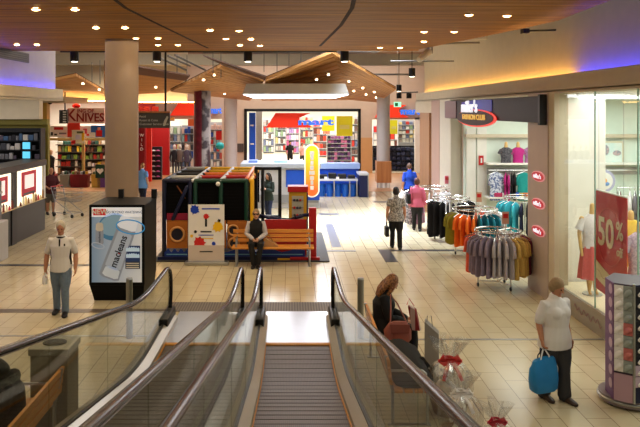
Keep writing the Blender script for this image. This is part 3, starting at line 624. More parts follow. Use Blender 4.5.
BLKC = mat('cloth_black', (20, 18, 20), .8); WHC = mat('cloth_white', (226, 222, 220), .8); CHAR = mat('cloth_charcoal', (54, 54, 58), .85); JEAN = mat('denim_light', (110, 128, 148), .85, var=.1, scale=20); NAVYC = mat('cloth_navy', (26, 30, 52), .85)
SHOEB = mat('shoe_brown', (62, 42, 30), .45); SHOEK = mat('shoe_black', (22, 20, 20), .4)
# 1 woman with the blue bag, near right
J = stand(1.55, .015, .09); J['wr'] = V((-.235, -.03, .80)); J['er'] = V((-.215, .05, .99)); J['wl'] = V((.235, .0, .76)); J['el'] = V((.22, .06, .98))
wb, HM = person('older woman in a white short sleeved blouse carrying a blue shopping bag', FL(555, 400), R_(22), 1.55, J, SKIN2, [('trousers', CHAR, {'flare': .028, 'e': .018}), ('shirt', WHC, {'sleeve': .85, 'hem': .075, 'name': 'blouse', 'e': .026}), ('shoes', SHOEB)], ('short', H_SANDY), face=(.35, -1, -.42), voxel=.009, fem=True, curl=(.3, .55), girth=1.26)
q = MB(); q.torus(J['nb']+V((0, -.012, -.012)), .064, .010).build('collar', WHC, wb, True)
q = MB(); q.torus(J['nb']+V((0, -.014, .012)), .057, .006).build('necklace', mat('pearl', (226, 214, 200), .3), wb, True)
for i in range(4):
    q = MB(); q.ball(V((0, -.125+abs(i-1.3)*.005, 1.17-i*.09)), .007, u=8, v=6).build('button', mat('button', (206, 200, 196), .4), wb, True)
bgp = world(wb, J['wr']+V((-.0, -.03, -.11)))
bt = thing('shopping_bag', 'bright blue reusable shopping bag held by the woman in white', 'bag', (bgp.x, bgp.y, .2))
BAGB = mat('bag_blue', (30, 128, 196), .45, var=.1, scale=5, bump=.15)
bw, bd = .19, .08
cs, sn = math.cos(R_(22)), math.sin(R_(22))
def rot(x, y, z): return V((bgp.x+x*cs-y*sn, bgp.y+x*sn+y*cs, z))
mb = MB()
zb, zt = bgp.z-.52, bgp.z-.11
secs = [(zb, .78, .9), (zb+.03, .92, 1.1), (zb+.14, 1.0, 1.15), (zb+.28, .98, .95), (zt-.05, .86, .6), (zt, .80, .45)]
rings = []
for z, a, b in secs:
    r = []
    for i in range(20):
        t_ = 2*PI*i/20; c_, s_ = math.cos(t_), math.sin(t_)
        r.append(rot(bw*a*math.copysign(abs(c_)**.45, c_), bd*b*math.copysign(abs(s_)**.45, s_), z+(.03*c_ if z > zt-.1 else 0)))
    rings.append(r)
mb.ring_loft(rings).build('bag_body', BAGB, bt, True)
for yy in (-.03, .03):
    MB().tube([rot(-.07, yy, zt-.09), rot(-.06, yy, zt+.03), rot(-.015, yy*.3, bgp.z-.005), rot(.015, yy*.3, bgp.z-.005), rot(.06, yy, zt+.03), rot(.07, yy, zt-.09)], (.011, .003), side=(cs, sn, 0), seg=6).build('handle', mat('bag_handle', (230, 230, 232), .6) if yy < 0 else BLKC, bt, True)
# 2 man in the polo shirt, left
J = stand(1.68, .01, .1); J['wr'] = V((-.27, -.0, .80)); J['er'] = V((-.255, .06, 1.06)); J['wl'] = V((.26, -.04, .82)); J['el'] = V((.25, .05, 1.06))
pm, HM = person('white haired man in a white polo shirt and light blue jeans walking', FL(61, 314), R_(6), 1.68, J, SKIN2, [('trousers', JEAN, {'flare': .016}), ('shirt', WHC, {'sleeve': .8, 'hem': .05, 'name': 'polo_shirt', 'e': .016}), ('shoes', SHOEK)], ('thin', H_WHITE), face=(0.05, -1, -.3), voxel=.011, girth=1.12)
MB().torus(J['nb']+V((0, -.014, -.012)), .07, .016).build('collar', BLKC, pm, True)
MB().box(-.012, .012, -.14, -.118, 1.22, 1.36).build('placket', BLKC, pm)
for s in (-1, 1): MB().tube([V((s*.17, .0, .90)), V((s*.158, 0, 1.02)), V((s*.165, 0, 1.15)), V((s*.172, 0, 1.24))], (.022, .055), side=(1, 0, 0), seg=10, dome=True).build('side_panel', BLKC, pm, True)
MB().box(.075, .10, -.142, -.132, 1.24, 1.28).build('chest_badge', BLKC, pm)
wp = world(pm, J['wr']+V((-.0, -.03, -.10)))
bo = thing('drink_bottle', 'white plastic bottle carried by the man in the polo shirt', 'bottle', (wp.x, wp.y, wp.z-.12))
MB().tube([wp+V((-.005, 0, -.15)), wp+V((-.005, 0, -.14)), wp+V((0, 0, -.03)), wp+V((0, 0, 0)), wp+V((0, 0, .03))], [.04, .045, .042, .028, .018], seg=16).build('bottle_body', mat('bottle_white', (240, 240, 244), .3), bo, True)
MB().cyl(wp+V((0, 0, .03)), wp+V((0, 0, .055)), .02).build('bottle_cap', WHITE, bo, True)
# 3 seated woman on the bench right of the walkway
J = sit(1.66, .46); J['head'] += V((0, -.06, -.035)); J['nb'] += V((0, -.025, 0)); J['wl'] = V((.06, -.32, .66)); J['wr'] = V((-.07, -.30, .66)); J['el'] = V((.22, -.10, .74)); J['er'] = V((-.22, -.08, .74))
sw, HM = person('seated woman with long brown hair in a black coat beside the walkway', (1.335, 10.35, 0), R_(84), 1.66, J, SKIN, [('trousers', BLKC, {}), ('coat', BLKC, {'sleeve': 1.93, 'hem': .06, 'e': .022}), ('shoes', SHOEK)], ('long', H_BROWN), face=(.25, -.8, -.6), voxel=.010, fem=True, girth=1.25)
# 4 man sitting on the timber bench
J = sit(1.66, .43); J['kl'] += V((.02, 0, 0)); J['al'] = V((.05, -.36, .07)); J['ar'] = V((-.04, -.36, .07)); J['tl'] = V((.07, -.55, .02)); J['tr'] = V((-.06, -.55, .02))
bm_, HM = person('person in a black vest and sunglasses sitting on the timber bench', (-.80, 17.15, 0), R_(0), 1.66, J, SKIN, [('trousers', BLKC, {}), ('shirt', mat('cloth_pale_grey', (186, 180, 184), .8), {'sleeve': 1.95, 'e': .012}), ('vest', BLKC, {'e': .024}), ('shoes', SHOEK)], ('thin', H_SANDY), face=(0, -1, -.12), voxel=.012)
gl = MB(); gl.box(-.075, -.008, -.0, .01, 0, .03).box(.008, .075, -.0, .01, 0, .03).box(-.08, .08, .0, .008, .018, .028)
me_ = J['head']+V((0, -.1, .0)); 
for v in gl.bm.verts: v.co = v.co+me_
gl.build('sunglasses', BLACK, bm_)
hb = thing('tan_bag', 'small tan bag lying on the timber bench beside the seated person', 'bag', (-.5, 17.1, .44))
MB().prism([(-.62, 17.0, .44), (-.28, 17.0, .44), (-.34, 17.0, .50), (-.58, 17.0, .64)], (0, .22, 0)).build('bag_body', mat('tan_leather', (176, 132, 84), .6), hb); MB().tube([(-.58, 17.1, .63), (-.5, 17.1, .70), (-.4, 17.1, .55)], .008, seg=6).build('strap', mat('tan_strap', (140, 100, 60), .6), hb)
# 5 walking away, patterned top
J = stand(1.63, .0, .14); J['wl'] = V((.24, -.02, .80)); J['wr'] = V((-.23, -.08, .80))
bk, HM = person('woman in a speckled grey top and black trousers walking away', FL(396, 248.5), R_(176), 1.63, J, SKIN2, [('trousers', BLKC, {'flare': .016}), ('shirt', mat('speckled_cloth', (176, 170, 164), .8, scale=26, rgb2=(112, 106, 102)), {'sleeve': .45, 'hem': .07, 'e': .02, 'name': 'top'}), ('shoes', SHOEK)], ('bob', H_DARK), face=(0, -1, -.05), voxel=.013, fem=True, girth=1.2)
hp = world(bk, J['wl']+V((0, -.02, -.12)))
hb = thing('handbag', 'black handbag carried by the woman in the speckled top', 'bag', (hp.x, hp.y, hp.z-.34))
MB().box(hp.x-.05, hp.x+.05, hp.y-.15, hp.y+.15, hp.z-.36, hp.z-.10, .02).build('bag_body', BLKC, hb); MB().tube([(hp.x, hp.y-.1, hp.z-.11), (hp.x, hp.y-.05, hp.z+.03), (hp.x, hp.y+.05, hp.z+.03), (hp.x, hp.y+.1, hp.z-.11)], .01, seg=6).build('handle', BLKC, hb)
# 6, 7 pair further back
J = stand(1.6, .0, .1)
pk, _ = person('woman in a pink top with short brown hair walking away', FL(417, 230.5), R_(170), 1.60, J, SKIN2, [('trousers', BLKC), ('shirt', mat('cloth_pink', (196, 92, 116), .8), {'sleeve': 1.9, 'hem': .07, 'e': .02, 'name': 'top'}), ('shoes', SHOEK)], ('bob', mat('hair_auburn', (84, 44, 28), .5)), voxel=.015, fem=True, girth=1.1)
hp = world(pk, V((.26, .02, 0)))
hb = thing('handbag', 'dark shoulder bag hanging at the side of the woman in pink', 'bag', (hp.x, hp.y, .85)); MB().box(hp.x-.06, hp.x+.06, hp.y-.14, hp.y+.14, .82, 1.12, .02).build('bag_body', BLKC, hb); MB().tube([(hp.x, hp.y-.1, 1.1), (hp.x+.06, hp.y, 1.36), (hp.x, hp.y+.1, 1.1)], .01, seg=6).build('strap', BLKC, hb)
J = stand(1.72, .0, .12)
bl, _ = person('man in a bright blue polo shirt and dark trousers walking away', FL(409.5, 210.5), R_(186), 1.72, J, SKIN2, [('trousers', NAVYC), ('shirt', mat('cloth_blue', (22, 70, 190), .8), {'sleeve': .95, 'hem': .06, 'e': .022, 'name': 'polo_shirt'}), ('shoes', SHOEK)], ('thin', mat('hair_grey_brown', (96, 70, 54), .6)), voxel=.017, girth=1.15)
hp = world(bl, J['wl']+V((.0, -.05, -.12)))
hb = thing('carrier_bag', 'white plastic bag carried by the man in bright blue', 'bag', (hp.x, hp.y, hp.z-.4))
MB().tube([hp+V((0, 0, .0)), hp+V((0, 0, -.1)), hp+V((0, 0, -.25)), hp+V((0, 0, -.36))], [.03, .1, .15, .11], seg=12, dome=True).build('bag_body', WHITE, hb, True); MB().tube([hp+V((-.04, 0, -.05)), hp+V((0, 0, .03)), hp+V((.04, 0, -.05))], .008, seg=5).build('handle', WHITE, hb)
# 8 man in burgundy with a trolley
J = stand(1.66, .05, .05); J['wl'] = V((.2, -.36, .98)); J['wr'] = V((-.2, -.36, .98)); J['el'] = V((.24, -.06, 1.03)); J['er'] = V((-.24, -.06, 1.03))
person('bald man in a burgundy shirt pushing a shopping trolley', FL(50.5, 214.5), R_(35), 1.66, J, SKIN2, [('trousers', mat('shorts_grey', (96, 88, 84), .8), {'low': .3}), ('shirt', mat('cloth_burgundy', (74, 18, 28), .8), {'sleeve': .9, 'hem': .06, 'e': .022}), ('shoes', SHOEK)], None, voxel=.017, girth=1.2, face=(.1, -1, -.35))
# 9 blue top beside the column
J = stand(1.64, .0, .06)
person('woman in a light blue top with tied hair standing behind the big column', FL(142.5, 206), R_(160), 1.64, J, SKIN, [('trousers', NAVYC), ('shirt', mat('cloth_sky', (104, 152, 208), .8), {'sleeve': .6, 'hem': .1, 'e': .022, 'name': 'top'}), ('shoes', WHITE)], ('ponytail', mat('hair_fair', (150, 104, 60), .6)), voxel=.018, fem=True, girth=1.1)
# 10 behind the play frame
J = stand(1.62, .0, .05); J['wl'] = V((.1, -.22, 1.08)); J['wr'] = V((-.1, -.22, 1.08)); J['el'] = V((.22, -.04, 1.02)); J['er'] = V((-.22, -.04, 1.02))
person('woman with long dark hair in a dark green top standing behind the play frame', FL(268.5, 222), R_(-40), 1.62, J, SKIN, [('trousers', mat('denim_dark', (36, 44, 72), .8)), ('shirt', mat('cloth_dark_green', (34, 46, 38), .8), {'sleeve': 1.9, 'hem': .08, 'e': .02, 'name': 'top'}), ('shoes', WHITE)], ('long', H_DARK), voxel=.018, fem=True)
# 11 dark figure on the left bench
J = sit(1.6, .45); J['head'] += V((0, -.06, -.10)); J['nb'] += V((0, -.04, -.03)); J['chest'] += V((0, -.02, 0))
person('dark haired person in black sitting hunched on the bench left of the walkways', (-2.76, 7.15, 0), R_(-80), 1.6, J, SKIN, [('trousers', BLKC), ('coat', BLKC, {'sleeve': 1.93, 'e': .03}), ('shoes', SHOEK)], ('bob', H_BLACK), face=(0, -.7, -.75), voxel=.013, girth=1.2)
# store shoppers
for px, d, H, lab, top, hr, fe, yw in ((290, 46.5, 1.7, 'shopper in a black shirt standing inside the store window', BLKC, ('short', H_DARK), False, 20), (302, 47, 1.55, 'shopper in a pale pink top inside the store window', mat('cloth_pale_pink', (226, 170, 160), .8), ('bob', H_BROWN), True, 60), (260.5, 51, 1.75, 'shopper in a blue shirt walking near the blue post in the store window', mat('cloth_mid_blue', (44, 66, 120), .8), ('short', H_DARK), False, 110)):
    person(lab, ((px-VX)*d/FPX, d, 0), R_(yw), H, stand(H, 0, .12), SKIN2, [('trousers', BLKC if not fe else CHAR), ('shirt', top, {'sleeve': .9, 'e': .02}), ('shoes', SHOEK)], hr, voxel=.025, fem=fe)
# ================================================================ FURNITURE AND DISPLAYS NEAR THE WALKWAYS
def bench(L, loc, yaw, label, group=None):
    t = thing('bench', label, 'bench', (0, 0, 0), group)
    mb = MB()
    for i in range(4): mb.box(-L/2, L/2, -.47+i*.115, -.375+i*.115, .405, .44, .006)
    mb.build('seat', BENCHW, t)
    mb = MB()
    for z in (.50, .605, .71): mb.prism([(-L/2, .02+.12*(z-.44), z), (-L/2, -.015+.12*(z-.44), z), (-L/2, -.005+.12*(z-.44), z+.08), (-L/2, .03+.12*(z-.44), z+.08)], (L, 0, 0))
    mb.build('backrest', BENCHW, t)
    for x in (-L/2+.1, L/2-.1):
        MB().tube([(x, -.42, .0), (x, -.42, .39), (x, .0, .39)], .02, seg=8).tube([(x, -.02, 0), (x, -.02, .39), (x, .06, .80)], .02, seg=8).box(x-.03, x+.03, -.46, .03, 0, .015).build('leg', STEEL, t, True)
        MB().tube([(x, -.40, .39), (x, -.40, .60), (x, -.36, .63), (x, .02, .63)], .018, seg=8).build('armrest', STEEL, t, True)
    t.location = loc; t.rotation_euler = (0, 0, yaw); return t
bench(1.92, (-.40, 17.35, 0), 0, 'timber slat bench facing the walkways in front of the play frame')
bench(2.5, (1.17, 9.55, 0), PI/2, 'timber slat bench right of the walkways, its back against the balustrade')
bench(2.6, (-2.58, 6.8, 0), -PI/2, 'timber slat bench left of the walkways beside the metal bin')
# litter bin
lbn = thing('litter_bin', 'grey metal litter bin with an oval opening beside the left bench', 'bin', (-2.72, 8.4, 0)); BINM = mat('bin_metal', (128, 122, 106), .4, .45)
MB().box(-2.93, -2.51, 8.17, 8.61, 0, .88, .01).build('body', BINM, lbn); 
mb = MB(); mb.box(-2.95, -2.49, 8.15, 8.63, .88, .96, .012); mb.build('lid', mat('bin_lid', (150, 146, 130), .35, .5), lbn)
MB().tube([(-2.72, 8.39, .955), (-2.72, 8.39, .968)], (.135, .12), seg=24).build('opening', mat('bin_hole', (30, 28, 26), .7), lbn)
# things on the seated woman's lap
HB = thing('handbag', 'dusty pink leather handbag hanging at the seated woman\'s side', 'bag', (1.50, 9.98, .45)); PKL = mat('pink_leather', (164, 96, 84), .45, var=.12)
MB().tube([(1.36, 9.96, .50), (1.36, 9.96, .62), (1.40, 9.97, .73)], [(.06, .05), (.075, .06), (.03, .03)], side=(1, 0, 0), seg=10).build('side_gusset', PKL, HB, True)
rings = [[(1.5+.17*a*math.cos(2*PI*i/18), 9.97+.055*b*math.sin(2*PI*i/18), z) for i in range(18)] for z, a, b in ((.46, .8, .8), (.5, 1, 1.1), (.62, 1, 1), (.72, .7, .6), (.745, .55, .4))]
MB().ring_loft(rings).build('bag_body', PKL, HB, True); MB().prism([(1.36, 9.90, .72), (1.64, 9.90, .72), (1.62, 9.895, .6), (1.38, 9.895, .6)], (0, .012, 0)).build('flap', mat('pink_leather_dark', (138, 76, 66), .45), HB)
MB().tube([(1.38, 9.97, .70), (1.40, 10.06, .92), (1.41, 10.17, 1.06), (1.5, 10.12, .95), (1.62, 9.97, .70)], .010, seg=6).build('strap', PKL, HB)
pb = thing('paper_bag', 'grey paper carrier bag standing against the seated woman\'s knees', 'bag', (1.9, 9.78, .0)); GP = mat('grey_paper', (150, 144, 138), .7)
MB().prism([(1.80, 9.70, .30), (1.98, 9.66, .30), (1.98, 9.66, .66), (1.80, 9.70, .82)], (.04, .16, 0)).build('bag_body', GP, pb); MB().tube([(1.84, 9.76, .76), (1.85, 9.76, .88), (1.9, 9.76, .88), (1.92, 9.76, .72)], .006, seg=5).build('handle', GP, pb); MB().prism([(1.80, 9.70, .30), (1.98, 9.66, .30), (1.98, 9.66, .02), (1.80, 9.70, .02)], (.04, .16, 0)).build('bag_base', GP, pb)
rb = thing('gift_bag', 'red and white striped paper bag on the seated woman\'s lap', 'bag', (1.72, 10.02, .62))
MB().prism([(1.68, 9.98, .62), (1.78, 9.94, .62), (1.72, 9.98, .90), (1.63, 10.03, .94)], (.03, .07, 0)).build('bag_body', stripes('red_white_paper', (128, 30, 34), (176, 150, 144), 0, .12, .6), rb); MB().tube([(1.62, 10.05, .95), (1.65, 10.05, 1.04), (1.72, 10.03, .94)], .005, seg=5).build('handle', RED, rb)
dc = thing('folded_coat', 'black coat heaped on the bench in front of the seated woman', 'coat', (1.42, 9.2, .445))
rr = random.Random(3); R = []
for k, (yy, a, b) in enumerate(((8.34, .12, .04), (8.42, .22, .09), (8.7, .25, .13), (9.1, .26, .17), (9.5, .25, .19), (9.72, .20, .12), (9.80, .08, .04))):
    R.append([(1.44+a*math.cos(t)*(1+.06*math.sin(5*t+k)), yy, .45+max(0, b*math.sin(t)*(1+.15*math.sin(3*t+2*k)))+(.0 if math.sin(t) > 0 else .001*math.sin(t)+.003)) for t in [2*PI*i/20 for i in range(20)]])
MB().ring_loft(R).build('coat_body', BLKC, dc, True); MB().tube([(1.60, 9.0, .55), (1.72, 9.05, .40), (1.74, 9.1, .22)], [(.07, .03), (.065, .025), (.06, .02)], seg=10, dome=True).build('sleeve', BLKC, dc, True)
# cellophane hampers with teddies
CELLO = glassmat('cellophane', (.95, .95, .96), .5, .12); TED = mat('teddy_plush', (226, 218, 206), .95, var=.08, scale=60, bump=.3); WICK = stripes('wicker', (150, 108, 60), (112, 76, 40), 2, .03, .7)
def hamper(x, y, s, label, ribbon, rname):
    t = thing('gift_hamper', label, 'hamper', (x, y, 0))
    MB().tube([(x, y, .0), (x, y, .02), (x, y, .16*s), (x, y, .18*s)], [.17*s, .18*s, .22*s, .225*s], seg=24).build('basket', WICK, t, True)
    mb = MB(); R = []; n = 28
    for z, r, k in ((.15, .24, .0), (.28, .27, .012), (.42, .25, .02), (.54, .16, .03), (.62, .045, .008), (.68, .09, .045), (.78, .15, .07), (.83, .17, .09)):
        R.append([(x+(r+k*math.cos(7*a))*s*math.cos(a), y+(r+k*math.cos(7*a))*s*math.sin(a), (z+(.03*math.sin(5*a) if z > .75 else 0))*s) for a in [2*PI*i/n for i in range(n)]])
    mb.ring_loft(R, cap=False).build('cellophane_wrap', CELLO, t, True)
    mb = MB(); mb.torus((x, y, .62*s), .05*s, .015*s)
    for a in (-.5, .5, 2.6, 3.7): mb.tube([(x, y-.05*s, .62*s), (x+.09*s*math.cos(a), y-.08*s, (.62+.05*math.sin(a*2))*s), (x+.15*s*math.cos(a), y-.06*s, .60*s), (x, y-.05*s, .61*s)], (.028*s, .006), seg=6)
    for a in (-.06, .07): mb.tube([(x, y-.06*s, .6*s), (x+a*s, y-.12*s, .52*s), (x+a*1.6*s, y-.17*s, .42*s)], (.02*s, .004), seg=6)
    mb.build('bow', ribbon, t, True)
def teddy(x, y, z, s, yaw, label):
    t = thing('teddy_bear', label, 'teddy bear', (0, 0, 0)); b = lambda n, pts, r, m=TED: MB().tube(pts, r, seg=12, dome=True).build(n, m, t, True)
    q = MB(); q.ball((0, 0, .10), .075, .065, .09).build('body', TED, t, True); q = MB(); q.ball((0, -.01, .235), .068, .062, .06).build('head', TED, t, True)
    q = MB(); q.ball((0, -.065, .222), .03, .026, .024).build('muzzle', mat('teddy_muzzle', (240, 234, 224), .9), t, True)
    q = MB(); q.ball((0, -.09, .228), .009).build('nose', SHOEK, t, True)
    for k in (-1, 1):
        q = MB(); q.ball((k*.055, 0, .285), .024, .014, .024).build('ear', TED, t, True); q = MB(); q.ball((k*.025, -.064, .247), .007).build('eye', SHOEK, t, True)
        b('arm', [(k*.065, -.01, .155), (k*.095, -.05, .10)], [.027, .024]); b('leg', [(k*.04, -.03, .035), (k*.06, -.12, .03)], [.034, .032])
    t.location = (x, y, z); t.scale = (s, s, s); t.rotation_euler = (0, 0, yaw); return t
BOWR = mat('ribbon_red', (196, 44, 40), .35)
hamper(1.92, 8.75, 1.06, 'cellophane wrapped gift hamper with a red bow and twisted tuft, beside the seated woman', BOWR, 'red'); teddy(1.88, 8.72, .19, 1.15, -.5, 'cream teddy bear wrapped in the hamper with the red bow')
hamper(1.87, 7.95, .92, 'shorter cellophane wrapped hamper behind the handrail, in front of the red bow one', mat('ribbon_white', (232, 226, 222), .4), 'white'); teddy(1.86, 7.93, .17, 1.0, -.2, 'cream teddy bear wrapped in the shorter hamper without the red bow')
hamper(2.12, 7.45, .76, 'small cellophane hamper with crimson and gold wrapping at the end of the row', mat('ribbon_crimson', (176, 30, 50), .35), 'crimson')
for k, (x, y, z, c, n) in enumerate([(2.10, 7.38, .14, (196, 40, 44), 'crimson'), (2.19, 7.50, .14, (220, 176, 60), 'gold'), (2.05, 7.50, .14, (226, 214, 208), 'white')]):
    g = thing('gift_box', '%s wrapped gift box inside the small hamper at the end of the row' % n, 'gift box', (x, y, z)); MB().box(x-.05, x+.05, y-.05, y+.05, z, z+.16, .005).build('box', mat('gift_'+n, c, .4), g); MB().box(x-.052, x+.052, y-.01, y+.01, z, z+.163).build('ribbon', WHITE, g)
# ---------------------------------------------------------------- toothpaste advertising box
ad = thing('advertising_box', 'tall black advertising light box showing a toothpaste poster', 'advertising sign', (-3.3, 14.3, 0))
X0, X1, Y0, Y1 = -3.84, -2.78, 13.85, 15.1
mb = MB(); mb.box(X0, X1, Y0, Y1, .30, 1.84, .012); mb.build('cabinet', mat('cabinet_black', (12, 12, 13), .5, spec=.12), ad)
MB().ring_loft([[(X0+.09, Y0+.05, 0), (X1-.03, Y0+.05, 0), (X1-.03, Y1-.06, 0), (X0+.09, Y1-.06, 0)], [(X0+.01, Y0+.01, .3), (X1-.01, Y0+.01, .3), (X1-.01, Y1-.01, .3), (X0+.01, Y1-.01, .3)]]).build('plinth', MATS['cabinet_black'], ad)
for x in (X0+.36, X1-.02): MB().box(x-.05, x+.05, Y1-.2, Y1-.1, 1.84, 2.02).build('post', BLACK, ad)
PX0, PX1, PZ0, PZ1 = X0+.055, X1-.05, .36, 1.79; yf = Y0-.004
po = MB().box(PX0, PX1, yf-.004, yf, PZ0, PZ1).build('poster', grad('poster_blue', (222, 226, 230), (110, 146, 182), 0, .5, -.6, .35, .22), ad)
def flat(pts, y, name, m, par=po): return MB().prism([(p[0], y, p[1]) for p in pts], (0, -.002, 0)).build(name, m, par)
def ell(cx, cz, a, b, rot_=0, n=28): return [(cx+a*math.cos(t)*math.cos(rot_)-b*math.sin(t)*math.sin(rot_), cz+a*math.cos(t)*math.sin(rot_)+b*math.sin(t)*math.cos(rot_)) for t in [2*PI*i/n for i in range(n)]]
y = yf-.006
flat([(PX0, 1.61), (PX1, 1.61), (PX1, 1.79), (PX0, 1.79)], y, 'headline_band', mat('poster_white', (232, 234, 238), .4, emit=.38))
flat([(PX0+.03, 1.64), (PX0+.27, 1.64), (PX0+.27, 1.765), (PX0+.03, 1.765)], y-.003, 'new_flash', mat('flash_red', (206, 30, 40), .4, emit=.25))
text_mb('NEW', .135, facing(V((PX0+.15, y-.008, 1.703))), .002, 1.0, .004).build('lettering', WHITE, po)
text_mb('GO BEYOND WHITENING', .072, facing(V((PX0+.62, y-.008, 1.70))), .002, .82).build('lettering', mat('ink_blue', (40, 56, 90), .5), po)
flat(ell(PX0+.42, 1.42, .30, .26, .2), y, 'water_splash', mat('splash', (74, 134, 180), .3, emit=.15)); flat(ell(PX0+.42, 1.45, .27, .20, .2), y-.002, 'splash_centre', mat('splash_in', (140, 178, 206), .3, emit=.15))
tub = lambda cx, cz, L, w, a: [(cx+u*math.cos(a)-v*math.sin(a), cz+u*math.sin(a)+v*math.cos(a)) for u, v in ((-L/2, -w/2), (L/2, -w/2*.9), (L/2+.03, -w/4), (L/2+.03, w/4), (L/2, w/2*.9), (-L/2, w/2), (-L/2-.03, w*.3), (-L/2-.03, -w*.3))]
SIL = mat('tube_silver', (150, 160, 178), .3, emit=.14); TD = mat('tube_band', (176, 188, 204), .3, emit=.2)
ta = 1.22; cx, cz = PX0+.50, .93
flat(tub(cx, cz, 1.0, .40, ta), y-.004, 'tube', SIL); flat(tub(cx+.02, cz+.04, .68, .31, ta), y-.006, 'tube_band', TD)
flat(tub(cx+.19, cz+.55, .18, .38, ta), y-.006, 'tube_cap', mat('cap_white', (222, 228, 236), .3, emit=.3))
flat(tub(cx-.125, cz-.38, .14, .32, ta), y-.006, 'tube_foot', mat('tube_pale', (206, 216, 226), .3, emit=.2))
text_mb('macleans', .19, facing(V((cx+.02, y-.012, cz+.02)), '-y', ta), .002, .92, .003).build('lettering', mat('ink_dark', (20, 24, 40), .4), po)
flat(ell(cx+.03, cz-.01, .025, .02), y-.010, 'red_dot', RED)
rg = [p for p in ell(cx+.24, 1.42, .27, .13, -.12, 36)]
MB().tube([(p[0], y-.008, p[1]) for p in rg], (.012, .003), side=(0, 0, 1), seg=6, closed=True).build('water_ring', mat('ring_blue', (60, 150, 214), .3, emit=.25), po)
flat(tub(PX0+.15, 1.29, .36, .16, 1.57), y-.004, 'small_tube', SIL); flat(tub(PX0+.15, 1.42, .10, .15, 1.57), y-.006, 'small_tube_cap', WHITE); text_mb('macleans', .06, facing(V((PX0+.15, y-.008, 1.22)), '-y', 1.57), .002).build('lettering', mat('ink_dark', (20, 24, 40), .4), po)
MB().tube([(p[0], y-.006, p[1]) for p in ell(PX0+.12, 1.06, .12, .05, -.3)], (.010, .003), side=(0, 0, 1), seg=6, closed=True).build('water_ring', TD, po)
ix0, ix1 = PX1-.31, PX1-.03
flat([(ix0, .62), (ix1, .62), (ix1, 1.06), (ix0, 1.06)], y-.004, 'inset', mat('inset_navy', (40, 66, 120), .4, emit=.1))
for z in (.98, .86): flat([(ix0+.01, z-.03)]+[(ix0+.01+(ix1-ix0-.02)*i/12, z+.045+.02*(i % 2)-.02*abs(i/6-1)) for i in range(13)]+[(ix1-.01, z-.03)], y-.007, 'teeth', mat('teeth_white', (196, 222, 244), .3, emit=.25))
flat([(ix0, .62), (ix1, .62), (ix1, .76), (ix0, .76)], y-.008, 'caption_band', mat('caption', (60, 72, 96), .4)); 
for z in (.725, .685, .645): flat([(ix0+.015, z-.010), (ix1-.02, z-.010), (ix1-.02, z+.010), (ix0+.015, z+.010)], y-.011, 'caption_line', WHITE)
# ---------------------------------------------------------------- information stand with paint splats
st = thing('sign_stand', 'white pull-up sign with coloured paint splats beside the timber bench', 'sign', (-1.96, 17.2, 0)); sx0, sx1, sy = -2.40, -1.55, 17.1
SGW = mat('sign_white', (234, 232, 232), .45)
bd = MB().box(sx0, sx1, sy, sy+.02, .08, 1.42).build('panel', SGW, st); MB().box(sx0-.08, sx1+.1, sy-.10, sy+.14, .0, .08, .02).build('base', STEEL, st); MB().box(sx0, sx1, sy-.012, sy-.002, .10, .46).build('leaflet_box', mat('sign_pale', (206, 192, 184), .5), st)
MB().box(sx0+.27, sx1-.27, sy-.017, sy-.012, .30, .325).build('caption_bar', DARK, st)
def splat(cx, cz, r, m, seed):
    rr = random.Random(seed); n = 26; pts = []
    for i in range(n):
        a = 2*PI*i/n; k = r*(1+(.45 if i % 3 == 0 else 0)*rr.random()+.1*rr.random()-.1); pts.append((sx0+cx+k*math.cos(a), sy-.003, .08+cz+k*math.sin(a)))
    mb = MB().prism(pts, (0, -.003, 0)); mb.build('paint_splat', m, bd)
W_ = sx1-sx0
SB, SR, SY, SK = mat('splat_blue', (30, 66, 190), .4), mat('splat_red', (206, 40, 40), .4), mat('splat_yellow', (240, 190, 30), .4), mat('splat_black', (24, 24, 30), .4)
splat(.15, 1.22, .10, SB, 1); splat(.42, 1.06, .062, SR, 2); splat(.70, .82, .115, SY, 3); splat(.73, .96, .035, SK, 4); splat(.17, .70, .035, SK, 5); splat(.26, .44, .125, SR, 6); splat(.60, .42, .045, SB, 7); splat(.08, .60, .035, SY, 8)
MB().box(sx0+.395, sx0+.445, sy-.006, sy-.001, .90, 1.09).build('letter_stem', SK, bd)
for cx, cz, w_, h_, m in ((.53, 1.24, .42, .03, SB), (.42, .70, .26, .03, SK), (.42, .62, .36, .018, SB), (.44, .54, .30, .018, SY), (.36, .30, .56, .014, mat('sign_grey', (150, 150, 156), .5))): MB().box(sx0+cx-w_/2, sx0+cx+w_/2, sy-.006, sy-.001, .08+cz-h_/2, .08+cz+h_/2).build('text_line', m, bd)
# ---------------------------------------------------------------- soft play frame
GREEN = mat('green_vinyl', (10, 58, 44), .4); ORANGE = mat('orange_vinyl', (226, 110, 24), .4); BLKV = mat('black_vinyl', (20, 20, 26), .4); GREYV = mat('grey_vinyl', (190, 192, 196), .45); REDV = mat('red_vinyl', (176, 24, 30), .4); PURP = mat('maroon_vinyl', (140, 24, 60), .5)
NET = stripes('black_net', (8, 8, 10), (20, 19, 22), 2, .08, .9, .85, spec=.1); WOODP = stripes('plank_print', (176, 104, 36), (150, 84, 26), 2, .24, .5, .94)
NAVYP = mat('navy_pipe', (12, 18, 50), .4)
pf = thing('play_frame', 'padded soft play frame of navy, green, yellow and orange pipes with dark nets', 'play frame', (-1.6, 19.3, 0))
def pipe(pts, m, r=.052, name='padded_pipe'): MB().tube(pts, r, seg=10, dome=True).build(name, m, pf, True)
FYY = 17.62; BY = 21.3; TZ = 1.93
for x, m in ((-3.06, NAVYP), (-2.43, NAVYP), (-2.30, GREEN), (-1.68, GREEN), (-1.06, GREEN), (-.92, YELLOW)): pipe([(x, FYY, .05), (x, FYY, TZ)], m, name='post')
